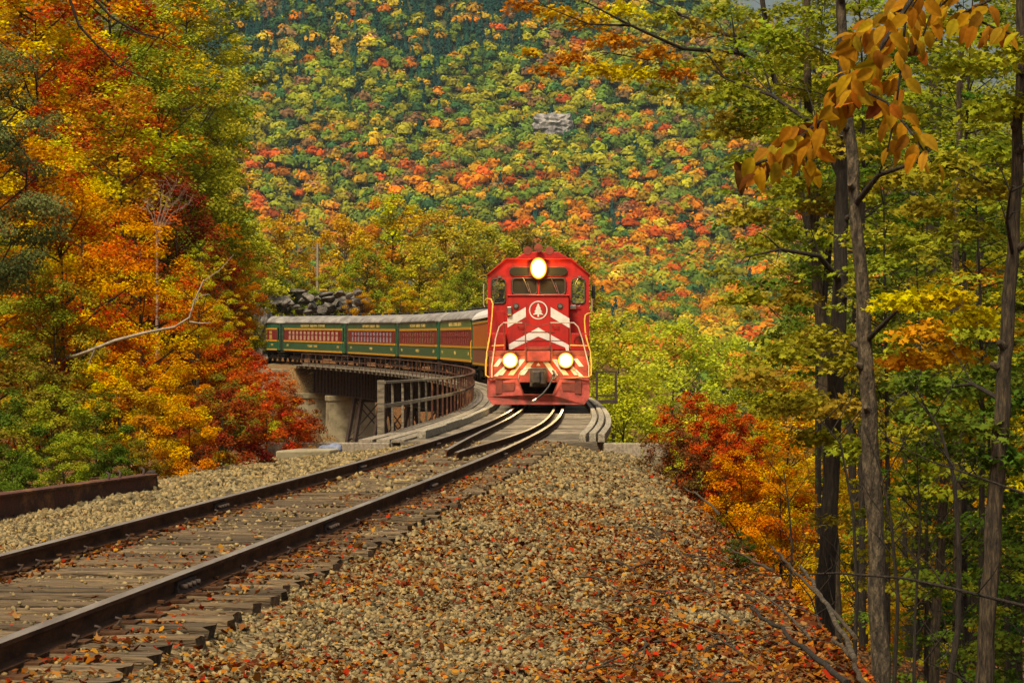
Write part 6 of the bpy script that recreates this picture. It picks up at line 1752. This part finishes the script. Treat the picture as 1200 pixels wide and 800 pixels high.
def coach(i, s0, label, side='green', glassm=None, prev=None, over=None):
    a = off(s0, 0); b = off(s0 + CLn, 0)
    dxy = math.hypot(b.x - a.x, b.y - a.y)
    e = empty('passenger_coach', a, (math.atan2(b.z - a.z, dxy), 0, -math.atan2(b.x - a.x, b.y - a.y)), label=label, cat='coach', group='green and maroon coaches behind the locomotive')
    d_ = {}
    for name, me, bev, sub in parts:
        o = mobj(name, me, d_[sub] if sub else e); d_[name] = o
        if bev: q = o.modifiers.new('bevel', 'BEVEL'); q.width = bev; q.segments = 2
    if over:
        bs = d_['body_side']; bs.data = bs.data.copy(); bs.data.materials[0] = M[over]
    for sx in (-1, 1):
        for k in range(WN):
            y = W0 + k * WP
            w_ = mobj('window', win_me[sx], e); w_.location = (0, y, 0)
            p_ = mobj('pane', pane_me[sx], w_)
            if glassm: p_.data = pane_alt[(sx, glassm)]
    for (wm, yc) in letters[i % len(letters)]:
        o = mobj('lettering', wm, d_['body_side'])
        o.location = (-BW - .012, yc, 0)
    for y in (4.0, CLn - 4.0):
        t = mobj('truck', truck_me, e); t.location = (0, y, 0)
        for dy in (-1.6, 0, 1.6):
            for sx in (-1, 1):
                w_ = mobj('wheel', wheel_me, t); w_.location = (sx * .76, dy, .46)
    return e
win_me = {}; pane_me = {}; pane_alt = {}
M['cwin_y'] = glass('coach_window_painted_lit', (.50, .33, .08), .3); M['cwin_b'] = glass('coach_window_painted_reflection', (.36, .35, .46), .15); M['cwin_t'] = glass('coach_window_pale', (.55, .36, .26), .3)  # yellow lit look and bluish reflection painted into the pane colours
for sx in (-1, 1):
    mb = MB(); xo = sx * (BW + .012); xi = sx * (BW - .017); x0, x1 = min(xo, xi), max(xo, xi); hw = WWD / 2
    mb.bx(x0, x1, -hw + .003, -hw + .06, Z3 + .003, Z4 - .003); mb.bx(x0, x1, hw - .06, hw - .003, Z3 + .003, Z4 - .003)
    mb.bx(x0, x1, -hw + .063, hw - .063, Z3 + .003, Z3 + .06); mb.bx(x0, x1, -hw + .063, hw - .063, Z4 - .06, Z4 - .003); mb.bx(x0, x1, -hw + .063, hw - .063, 2.6, 2.64)
    win_me[sx] = mb.mesh('window', [M['maroon']])
    mb = MB(); xp = sx * (BW - .025); mb.bx(xp - .006, xp + .006, -hw, hw, Z3, Z4); pane_me[sx] = mb.mesh('pane', [M['cwin']])
    for g_ in ('cwin_y', 'cwin_b', 'cwin_t'): pane_alt[(sx, g_)] = mb.mesh('pane', [M[g_]])
mb = MB()
for sx in (-1, 1): mb.ext([(sx * 1.0, -2.3, .42), (sx * 1.0, -2.2, .62), (sx * 1.0, 2.2, .62), (sx * 1.0, 2.3, .42), (sx * 1.0, 1.4, .3), (sx * 1.0, -1.4, .3)], (sx * .12, 0, 0))
mb.bx(-.99, .99, -.2, .2, .4, .9)
truck_me = mb.mesh('truck', [M['under']])
mb = MB(); mb.cyl((-.05, 0, 0), (.06, 0, 0), .46, n=20); wheel_me = mb.mesh('wheel', [M['steel']])
random.seed(5)
letters = []
for words in ((6, 6, 8), (6, 6, 8), (4, 5, 8), (6, 6, 8), (6, 6, 8)):
    top, ln = lettering_mesh(words, .22, .06, M['letter'], 0, 0, Z5 + .1)
    lo, l2 = lettering_mesh(random.choice(((4, 5), (5, 4), (5,), (4,))), .2, .05, M['letter'], 0, 0, Z1 + .26)
    nu, l3 = lettering_mesh((2,), .2, .05, M['letter'], 0, 0, Z1 + .26)
    letters.append(((top, (CLn - ln) / 2), (lo, (CLn - l2) / 2), (nu, 2.2), (nu, CLn - 2.9)))
SC = s_of_y(170.6)
lab = ['green coach nearest the locomotive, with a paler green side', 'second green and maroon coach from the locomotive, counted behind it', 'middle coach of the five, with pale bluish windows',
       'fourth coach from the locomotive, with dull pinkish windows', 'last coach in view, half hidden by the rock face, with yellow windows']
for i in range(5):
    coach(i, SC + i * 25.8, lab[i], glassm=[None, None, 'cwin_b', 'cwin_t', 'cwin_y'][i], over='greenlt' if i == 0 else None)
# the orange car between the locomotive and the coaches
for q, (s0, ln, lb) in enumerate(((SC - 20.5, 20.0, 'orange and brown car with a white roof coupled ahead of the green coaches'), (SC - 41.2, 20.2, 'orange and brown car hidden directly behind the locomotive'))):
    a = off(s0, 0); b = off(s0 + ln, 0)
    e = empty('baggage_car', a, (math.atan2(b.z - a.z, ln), 0, -math.atan2(b.x - a.x, b.y - a.y)), label=lb, cat='rail car')
    mb = MB(); mb.bx(-1.5, 1.5, .3, ln - .3, 2.06, 3.3); MB_ = mb; mb.build('upper_side', [M['orangep']], e, .03)
    MB().bx(-1.5, 1.5, .3, ln - .3, 1.12, 1.92).build('lower_side', [M['brownp']], e, .03)
    mb = MB(); mb.bx(-1.53, 1.53, .28, ln - .28, 1.925, 2.055); mb.bx(-1.53, 1.53, .28, ln - .28, 1.0, 1.117); mb.bx(-1.53, 1.53, .28, ln - .28, 3.303, 3.42); mb.build('stripe', [M['goldp']], e)
    mb = MB(); pr = [(x, z) for x, z in prof]; mb.ext([(x, .2, z - .05) for x, z in pr], (0, ln - .4, 0)); mb.build('roof', [M['whiter']], e)
    MB().bx(-1.2, 1.2, .5, ln - .5, .7, .997).build('underframe', [M['under']], e)
    mb = MB(); mb.tube([(-1.56, ln - .35, 1.3), (-1.62, ln - .35, 1.4), (-1.62, ln - .35, 2.3), (-1.56, ln - .35, 2.4)], .03, 5); mb.build('grab_iron', [M['yrail']], e)
    for y in (3.0, ln - 3.0):
        t = mobj('truck', truck_me, e); t.location = (0, y, 0)
        for dy in (-1.4, 1.4):
            for sx in (-1, 1): w_ = mobj('wheel', wheel_me, t); w_.location = (sx * .76, dy, .46)
print('tris', sum(sum(len(p.vertices) - 2 for p in m.polygons) for m in bpy.data.meshes))
# ------------------------------------------------------------------ the valley air
hb = MB(); hb.bx(-1000, 1000, -40, 3450, -75, 640)
m = bpy.data.materials.new('valley_haze'); m.use_nodes = True
nt = m.node_tree; nt.nodes.clear()
pv = nt.nodes.new("ShaderNodeVolumePrincipled"); om = nt.nodes.new("ShaderNodeOutputMaterial")
pv.inputs["Color"].default_value = (.6, .82, 1.0, 1); pv.inputs["Density"].default_value = .000034; pv.inputs["Anisotropy"].default_value = .2
nt.links.new(pv.outputs[0], om.inputs["Volume"])
hz = hb.build('haze', [m], kind='stuff', label='thin bluish autumn haze filling the valley')
S.cycles.volume_bounces = 1
